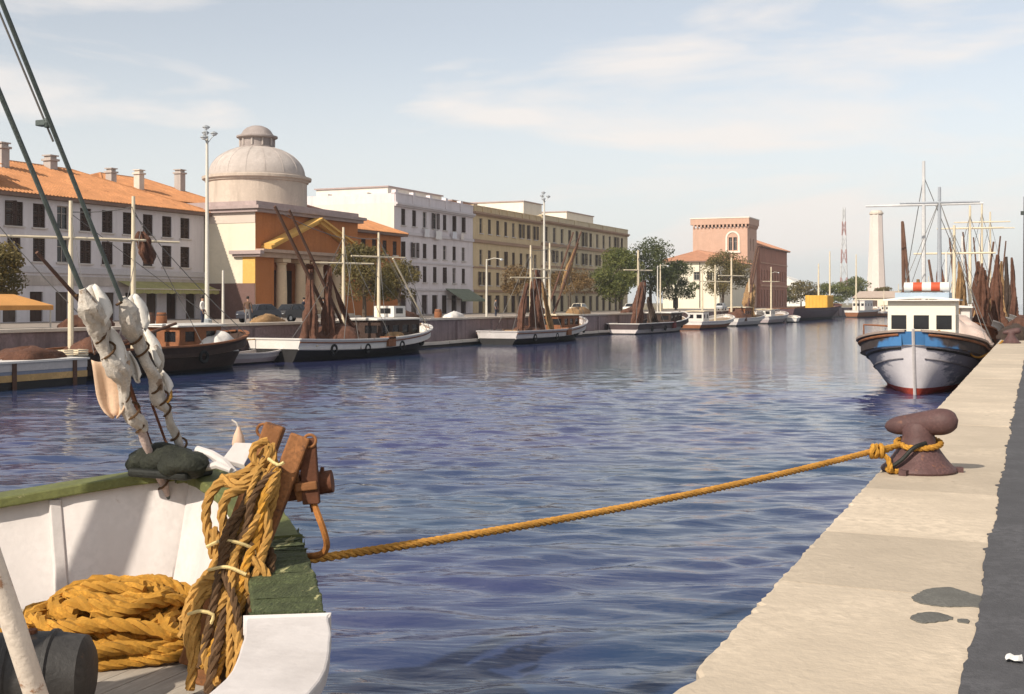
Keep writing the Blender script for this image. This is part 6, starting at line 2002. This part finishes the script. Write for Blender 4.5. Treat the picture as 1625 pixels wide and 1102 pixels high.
for k in range(11):
    t_, m_, l_ = Vector(rg.choice(tops)), Vector(rg.choice(mids)), Vector(rg.choice(lows))
    j = lambda q: Vector((rg.uniform(-q, q), rg.uniform(-q, q), rg.uniform(-q, q)))
    hr([t_, t_.lerp(m_, 0.33) + j(0.05), t_.lerp(m_, 0.7) + j(0.05), m_, m_.lerp(l_, 0.4) + j(0.06), l_], rg.uniform(0.017, 0.028), (m_strap, m_drope, m_strap, m_ropey)[k % 4])
for P in ([(-4.271, 5.489, 2.024), (-4.156, 5.474, 2.071), (-4.066, 5.513, 2.057), (-4.019, 5.578, 2.014), (-4.012, 5.580, 1.985)], [(-4.239, 5.285, 1.696), (-4.151, 5.280, 1.724), (-4.088, 5.307, 1.703), (-4.101, 5.302, 1.655)], [(-4.027, 5.727, 2.505), (-3.965, 5.732, 2.471), (-3.932, 5.746, 2.486)], [(-4.202, 5.410, 1.915), (-4.081, 5.420, 1.941), (-3.985, 5.461, 1.899)]):
    MB().tube(crom(P, 0.03), 0.010, 6).build('lashing', M('pale_cord', (0.62, 0.48, 0.22), 0.9, 0.2, 9, 0.3, 60), hung, smooth=True)

# rope heap on the foredeck
coil = thing('rope_coil', 'big golden heap of coiled mooring rope on the foredeck', 'rope', (0, 0, 0))
U = Vector((0.916, 0.400, 0))
V = Vector((-0.400, 0.916, 0))
rc = Vector((-5.36, 6.02, DK))
rg = random.Random(13)
for k in range(30):
    lv = k / 29
    ca = rc + U * rg.uniform(-0.16, 0.16) * (1.2 - lv) + V * rg.uniform(-0.50, 0.50) * (1.25 - lv)
    ax = rg.uniform(0.30, 0.62) * (1.12 - 0.45 * lv)
    bx = rg.uniform(0.16, 0.42) * (1.12 - 0.4 * lv)
    z0 = 0.045 + lv * 0.30
    ph = rg.uniform(0, 6.28)
    P = []
    nseg = 13
    tl = rg.uniform(0.8, 1.12)
    rr_ = rg.uniform(-0.3, 0.3)
    for i in range(nseg + 1):
        a = ph + 2 * PI * tl * i / nseg
        e = 1 + rg.uniform(-0.13, 0.13)
        uu = ax * e * math.cos(a)
        vv = bx * e * math.sin(a)
        dd = math.hypot(uu / 0.75, vv / 0.8)
        zz = max(0.04, z0 * (1.15 - 0.75 * min(1, dd)) + rg.uniform(-0.03, 0.03))
        P.append(ca + U * (uu * math.cos(rr_) - vv * math.sin(rr_)) + V * (vv * math.cos(rr_) + uu * math.sin(rr_)) + Vector((0, 0, zz)))
    rope(MB(), P, 0.044 if k % 4 else 0.036, 0.30, 0.045).build('rope_turn', m_ropey, coil, smooth=True, recalc=False)

# dark drum and worn white boom at the lower left
dr = thing('oil_drum', 'dark grey steel drum lying on deck beside the golden rope heap', 'drum', (-4.799, 4.724, 1.453), R(28))
prof = [(0.02, -0.30), (0.19, -0.30), (0.215, -0.28), (0.222, -0.11), (0.235, -0.10), (0.235, -0.08), (0.222, -0.07), (0.222, 0.09), (0.235, 0.10), (0.235, 0.12), (0.22, 0.13), (0.20, 0.27), (0.15, 0.30), (0.02, 0.31)]
mbd = MB().lathe(prof, 28)
mbd.v = [(z_, y_, -x_) for x_, y_, z_ in mbd.v]
mbd.build('barrel', M('dull_black_steel', (0.045, 0.042, 0.040), 0.6, 0.35, 3, 0.3, 30, wear=((0.10, 0.07, 0.05), 0.63, 5)), dr, smooth=True)
MB().cyl((0.0, 0, 0.215), (0.0, 0, 0.24), 0.028, n=10).build('bung', m_irond, dr)
MB().tube([(-4.468, 4.487, 1.319), (-4.498, 4.310, 1.857), (-4.543, 4.126, 2.427), (-4.683, 3.738, 3.735)], [0.055, 0.055, 0.05, 0.045], 10).build('boom', M('worn_white_spar', (0.60, 0.52, 0.44), 0.8, 0.15, 3, 0.4, 20, wear=((0.30, 0.17, 0.10), 0.57, 5.0)), nb, loc=(-NBX, -(NBY - 8.0), 0), smooth=True)

# mast, added shadow post and forestays
def W(p):
    return (p[0] - NBX, p[1] - (NBY - 8.0), p[2])
MB().tube([(0.1, 2.9, DK), (0.1, 2.9, 5), (0.1, 2.85, 10.5)], [0.16, 0.14, 0.10], 12).build('mast', m_mastw, nb, smooth=True)
MB().tube([(-1.74, 3.3, DK), (-1.74, 3.3, 6.6)], [0.14, 0.13], 10).build('shadow_post', m_mastw, nb, smooth=True)  # unseen post, added to cast the shadow band on the port bulwark
a0, a1 = Vector((-5.756, 7.198, 2.145)), Vector((-5.685, 5.374, 5.181))
b0, b1 = Vector((-5.823, 7.059, 1.932)), Vector((-5.781, 5.441, 4.668))
def ext(p, q, t_):
    return p + (q - p) * t_
m_stay = M('green_black_wire', (0.085, 0.105, 0.10), 0.55, 0.3, 6, 0.2, 60)
sA = MB().tube([W(a0), W(ext(a0, a1, 1.0)), W(ext(a0, a1, 2.55))], 0.0150, 7).build('forestay', m_stay, nb, smooth=True)
sB = MB().tube([W(b0), W(ext(b0, b1, 1.0)), W(ext(b0, b1, 2.8))], 0.0165, 7).build('forestay', m_stay, nb, smooth=True)
t0, t1 = Vector((-5.801, 5.890, 4.436)), Vector((-5.828, 5.202, 5.642))
MB().tube([W(t0), W(ext(t0, t1, 2.0))], 0.007, 5).build('halyard', m_wire, nb)
bk = Vector((-5.808, 5.822, 4.545))
MB().box(-0.05, 0.03, -0.03, 0.03, -0.018, 0.02).lathe([(0.022, -0.03), (0.03, 0), (0.022, 0.03)], 10, (0.025, 0, 0)).build('block', m_stay, nb, loc=W(bk), bevel=0.006)
MB().tube([W(Vector((-5.984, 7.043, 2.655))), W(Vector((-5.897, 7.092, 2.374))), W(Vector((-5.773, 7.168, 2.129)))], 0.010, 6).build('turnbuckle_rod', m_irond, nb)
MB().tube([W(Vector((-6.035, 6.814, 2.899))), W(Vector((-5.944, 6.941, 2.434))), W(Vector((-5.824, 7.081, 1.915)))], 0.017, 6).build('turnbuckle_rod', m_irond, nb)
for p in ((-5.801, 7.124, 2.361), (-5.778, 7.166, 2.232)):
    MB().lathe([(0.010, -0.05), (0.024, -0.03), (0.026, 0.03), (0.010, 0.05)], 8).build('shackle', m_cloth, nb, loc=W(p))
def wrap(par, p, q, f0, f1, r0, seed, nm='furled_sail', mat=None, k=60, lump=1.0):
    rg = random.Random(seed)
    p, q = Vector(p), Vector(q)
    d = (q - p).normalized()
    u_ = d.cross(Vector((0, 0, 1))).normalized()
    v_ = d.cross(u_)
    rows = []
    n = 22
    ph = [rg.uniform(0, 6.28) for _ in range(6)]
    lv = [rg.choice((0.35, 0.5, 0.75, 1.0)) for _ in range(8)]
    for i in range(k + 1):
        g = i / k
        f = f0 + (f1 - f0) * g
        x_ = g * 6.99
        j0 = int(x_)
        fr = x_ - j0
        env = lv[j0] + (lv[min(j0 + 1, 7)] - lv[j0]) * (fr ** 1.6)          # pinched bundles with a sharp lower edge
        env *= min(1, 8 * g + 0.2, 8 * (1 - g) + 0.2)
        off = u_ * 0.018 * lump * math.sin(13 * g + ph[1]) + v_ * 0.018 * lump * math.sin(17 * g + ph[2])
        row = []
        for j in range(n):
            a = 2 * PI * j / n
            cr_ = abs(math.sin(1.5 * a + 9 * g + ph[3])) ** 0.5 * 0.6 + abs(math.sin(3.5 * a - 13 * g + ph[4])) ** 0.5 * 0.4
            r_ = r0 * env * (0.45 + cr_ + rg.uniform(-0.12, 0.12)) + 0.018
            row.append(W(p + (q - p) * f + off + (u_ * math.cos(a) + v_ * math.sin(a)) * r_))
        rows.append(row)
    mb = MB().grid(rows, closed=True)
    mb.add(rows[0], [tuple(range(n))]).add(rows[-1], [tuple(range(n))])
    return mb.build(nm, mat or m_cloth, par, smooth=True)
wrap(sB, b0, b1, 0.20, 0.57, 0.047, 1)
wrap(sA, a0, a1, 0.16, 0.42, 0.040, 2)
wrap(sB, b0, b1, 0.02, 0.22, 0.010, 3, 'rope_serving', M('pinkish_serving', (0.46, 0.36, 0.32), 0.9, 0.3, 9, 0.4, 50), 30, 0.2)
wrap(sA, a0, a1, 0.015, 0.18, 0.016, 4, 'rope_serving', m_cloth, 30, 0.3)
m_rag = M('white_rag', (0.70, 0.66, 0.60), 0.95, 0.12, 7.0, 0.4, 30, wear=((0.40, 0.30, 0.22), 0.66, 8.0), bdist=0.01)
# loose flaps and tied folds of the furled sail
for k, (c, w_, h_, sl, par) in enumerate((((-5.865, 6.332, 3.507), 0.10, 0.26, 0.42, sB), ((-5.885, 6.487, 3.225), 0.11, 0.28, 0.45, sB), ((-5.856, 6.663, 3.044), 0.09, 0.22, 0.40, sB), ((-5.871, 6.558, 3.114), 0.08, 0.20, 0.1, sB), ((-5.885, 6.760, 3.445), 0.09, 0.24, 0.42, sA), ((-5.862, 6.846, 3.196), 0.09, 0.26, 0.45, sA), ((-5.833, 6.967, 2.918), 0.07, 0.2, 0.42, sA), ((-5.861, 6.388, 3.443), 0.08, 0.2, 0.25, sB))):
    rg = random.Random(60 + k)
    rows = []
    ph = rg.uniform(0, 6)
    for i in range(8):
        f = i / 7
        rows.append([])
        for j in range(9):
            g = j / 8 * 2 - 1
            ww = w_ * (0.35 + 0.65 * math.sin(PI * (0.15 + 0.75 * f)))
            p = Vector(c) + U * (g * ww * 0.5 + sl * h_ * f) + V * (0.035 * math.sin(4.5 * g + ph + 2 * f) - 0.05 - 0.03 * f) + Vector((0, 0, -h_ * f * (1 - 0.3 * abs(g)) + 0.015 * math.cos(6 * g + ph)))
            rows[-1].append(W(p))
    o = MB().grid(rows).build('sail_fold', m_rag, par, recalc=False)
    o.data.shade_smooth()
    md = o.modifiers.new('thickness', 'SOLIDIFY')
    md.thickness = 0.008
for par, p, q, f0, f1, ph in ((sB, b0, b1, 0.04, 0.56, 0.0), (sA, a0, a1, 0.03, 0.42, 1.5)):
    d = (q - p).normalized()
    u_ = d.cross(Vector((0, 0, 1))).normalized()
    v_ = d.cross(u_)
    MB().tube([W(p + (q - p) * (f0 + (f1 - f0) * i / 150) + (u_ * math.cos(i * 0.55 + ph) + v_ * math.sin(i * 0.55 + ph)) * (0.036 + 0.022 * math.sin(i * 0.13))) for i in range(151)], 0.009, 5).build('lashing_line', m_drope, par, smooth=True)
MB().tube([W(p) for p in crom([(-5.865, 6.823, 3.038), (-5.781, 6.805, 3.094), (-5.720, 6.832, 3.018), (-5.752, 6.850, 2.912), (-5.824, 6.841, 2.902), (-5.857, 6.826, 2.984)], 0.03)], 0.022, 7).build('sail_gasket', m_cloth, sA, smooth=True)
MB().tube([W(p) for p in crom([(-5.821, 6.973, 2.858), (-5.774, 6.972, 2.805), (-5.770, 6.995, 2.712), (-5.817, 6.996, 2.664)], 0.03)], 0.016, 6).build('sail_gasket', m_strap, sA, smooth=True)
# peach canvas scoop hanging from the furled sail
rows = []
cB = Vector((-5.904, 6.533, 2.996))
for i in range(13):
    f = i / 12
    wd_ = 0.135 * (1 - 0.25 * f) * math.sqrt(max(0.02, 1 - (max(0, f - 0.55) / 0.47) ** 2))
    row = []
    for j in range(13):
        g = j / 12 * 2 - 1
        row.append(tuple(cB + U * (g * wd_ + 0.02 * f) + V * (0.06 * (1 - g * g) * math.sin(f * 2.4) - 0.012 * math.sin(7 * g + 2)) + Vector((0, 0, -0.40 * f + 0.012 * math.cos(5 * g)))))
    rows.append(row)
cs_ = MB().grid(rows).build('canvas_bucket', m_peach, recalc=False)
cs_.data.shade_smooth()
md = cs_.modifiers.new('thickness', 'SOLIDIFY')
md.thickness = 0.012
tag(cs_, 'peach coloured canvas scoop hanging from the wrapped forestay', 'canvas')

# white painted anchor stowed on the stem head
an = thing('anchor', 'white painted anchor stowed on the stem beside the black fairlead', 'anchor')
MB().tube([(-5.517, 6.975, 2.341), (-5.390, 6.976, 2.311), (-5.272, 6.973, 2.259), (-5.176, 6.960, 2.190)], [0.030, 0.034, 0.036, 0.03], 8).build('shank', m_nwhite, an, smooth=True)
f1 = MB().add([(-5.288, 6.965, 2.291), (-5.268, 7.084, 2.395), (-5.135, 7.142, 2.391), (-5.111, 6.989, 2.253), (-5.284, 6.989, 2.252), (-5.282, 7.132, 2.344), (-5.126, 7.167, 2.347), (-5.106, 7.012, 2.205)], [(0, 1, 2, 3), (7, 6, 5, 4), (0, 4, 5, 1), (1, 5, 6, 2), (2, 6, 7, 3), (3, 7, 4, 0)]).build('fluke', m_nwhite, an, bevel=0.008)
MB().bar((-5.076, 6.971, 2.248), (-5.089, 7.107, 2.356), 0.05, 0.03).build('fluke_edge', M('navy_paint', (0.02, 0.025, 0.05), 0.6), an, bevel=0.006)
MB().tube([(-5.411, 6.912, 2.219), (-5.292, 6.920, 2.251), (-5.182, 6.925, 2.217)], [0.022, 0.03, 0.02], 8).build('stock', m_nwhite, an, smooth=True)
fb_ = thing('float', 'small peach coloured float standing behind the white anchor', 'float', (-5.334, 7.218, 2.359))
MB().lathe([(0.03, -0.05), (0.045, -0.03), (0.048, 0.02), (0.036, 0.07), (0.018, 0.11), (0.012, 0.13)], 14).build('float_body', M('peach_float', (0.62, 0.42, 0.30), 0.7, 0.1, 5, 0.1, 30), fb_, smooth=True)
MB().tube([(0, 0, 0.12), (-0.02, 0, 0.16), (-0.06, 0, 0.18)], 0.006, 5).build('lanyard', m_cloth, fb_)

# ------------------------------------------------------------------ bollard and mooring rope
m_boll = M('bollard_iron', (0.10, 0.053, 0.050), 0.62, 0.35, 5.0, 0.5, 40, wear=((0.17, 0.08, 0.055), 0.60, 6.0), bdist=0.008, local=True)
BO = Vector((-1.01, 11.92, QZ))
bo = thing('bollard', 'rusty mooring bollard with fat tilted head holding the yellow rope', 'bollard', BO, R(-6))
base = MB().lathe([(0.335, 0.0), (0.345, 0.02), (0.335, 0.045), (0.30, 0.075), (0.245, 0.14), (0.195, 0.21), (0.160, 0.28), (0.145, 0.34), (0.15, 0.40), (0.12, 0.46)], 32)
base_o = base.build('base', m_boll, bo, smooth=True)
for a in (20, 140, 260):
    MB().box(-0.06, 0.06, -0.035, 0.035, 0, 0.05).build('bolt_lug', m_boll, base_o, loc=(0.34 * math.cos(R(a)), 0.34 * math.sin(R(a)), 0.0), rotz=R(a))
A = Vector((0.80, -0.10, 0.12)).normalized()
hp = []
for i in range(25):
    f = i / 24
    x_ = -0.36 + 0.70 * f
    rr_ = 0.075 + 0.068 * f
    e = min(1, (f / 0.22)) if f < 0.22 else (1 if f < 0.72 else math.sqrt(max(0.0, 1 - ((f - 0.72) / 0.28) ** 2)))
    if f < 0.22:
        e = math.sqrt(max(0, 1 - (1 - f / 0.22) ** 2))
    hp.append((A * x_ + Vector((0.03, 0, 0.455)), max(0.004, rr_ * e)))
MB().tube([p for p, _ in hp], [r_ for _, r_ in hp], 24).build('head', m_boll, bo, smooth=True)
b2_ = copy_tree(bo)
b2_.location = (-0.85, 50.6, QZ)
b2_.rotation_euler = (0, 0, R(15))
b2_['label'] = 'distant rusty bollard beside the dark net heap on the near quay'

mr = thing('mooring_rope', 'taut yellow mooring rope from the boat rail to the rusty bollard', 'rope')
K = Vector((-1.377, 11.566, 2.015))
E0 = Vector((-4.158, 6.422, 1.783))
P = [Vector((-4.411, 6.530, 1.801)), E0 + Vector((-0.05, -0.03, 0.0))]
for i in range(0, 25):
    f = i / 24
    p = E0.lerp(K, f)
    p.z -= 0.20 * 4 * f * (1 - f) * 0.32
    P.append(p)
rope(MB(), P, 0.0285, 0.17, 0.022, 6).build('line', M('mooring_rope', (0.48, 0.235, 0.045), 0.9, 0.35, 5.0, 0.5, 70, bdist=0.006), mr, smooth=True, recalc=False)
nk = BO + Vector((0.0, 0.0, 0.27))
lp = [K]
for a in np.linspace(R(215), R(-145), 15):
    lp.append(nk + Vector((0.20 * math.cos(a), 0.20 * math.sin(a), 0.03 * math.sin(a))))
lp.append(K + Vector((0.02, 0.0, -0.03)))
rope(MB(), lp, 0.0285, 0.17, 0.022, 6).build('eye_loop', m_ropey, mr, smooth=True, recalc=False)
kn = MB()
for k in range(3):
    rg = random.Random(80 + k)
    P = [K + Vector((0.02 + k * 0.035 - 0.03, 0.03 * k - 0.03, 0)) + Vector((rg.uniform(-0.02, 0.02), 0.052 * math.cos(a), 0.052 * math.sin(a))) for a in np.linspace(0, 6.6, 9)]
    kn.tube(crom(P, 0.02), 0.024, 7)
kn.build('knot', m_ropey, mr, smooth=True)
rope(MB(), [K + Vector((0.03, 0, -0.02)), K + Vector((0.12, 0.02, -0.06)), K + Vector((0.15, 0.0, -0.17)), Vector((-1.27, 11.72, QZ + 0.035)), Vector((-1.20, 11.62, QZ + 0.03)), Vector((-1.12, 11.66, QZ + 0.03))], 0.026, 0.16, 0.022, 6).build('tail', m_ropey, mr, smooth=True, recalc=False)
tag(MB().tube(crom([Vector((-1.25, 11.60, QZ + 0.05)), Vector((-1.13, 11.62, QZ + 0.14)), Vector((-1.03, 11.66, QZ + 0.25)), Vector((-0.93, 11.75, QZ + 0.29))], 0.03), 0.020, 7).build('chain_strap', m_tarb, smooth=True), 'dark strap lying across the foot of the roped bollard', 'strap')

# litter on the asphalt
rows = []
rg = random.Random(3)
for i in range(5):
    rows.append([(0.03 * (i - 2) + rg.uniform(-0.008, 0.008), 0.025 * (j - 2) + rg.uniform(-0.008, 0.008), 0.012 + rg.uniform(0, 0.022)) for j in range(5)])
pp = MB().grid(rows).build('paper_scrap', M('white_paper', (0.72, 0.70, 0.67), 0.9, 0.03, 5, 0), loc=(-0.085, 5.75, QZ + 0.006), recalc=False)
pp.scale = (0.55, 0.9, 0.8)
tag(pp, 'crumpled scrap of white paper on the dark asphalt', 'litter')

# ------------------------------------------------------------------ haze over the harbour
hzm = bpy.data.materials.new('harbour_haze')
hzm.use_nodes = True
hzm.node_tree.nodes.clear()
ho = hzm.node_tree.nodes.new('ShaderNodeOutputMaterial')
pv = hzm.node_tree.nodes.new('ShaderNodeVolumePrincipled')
pv.inputs['Color'].default_value = (0.93, 0.95, 0.97, 1)
pv.inputs['Density'].default_value = 0.00026
pv.inputs['Anisotropy'].default_value = 0.3
hzm.node_tree.links.new(pv.outputs[0], ho.inputs['Volume'])
haze = MB().box(-2080, 2080, -500, 2080, -2.6, 60.0).build('haze', hzm)
stuff(haze)
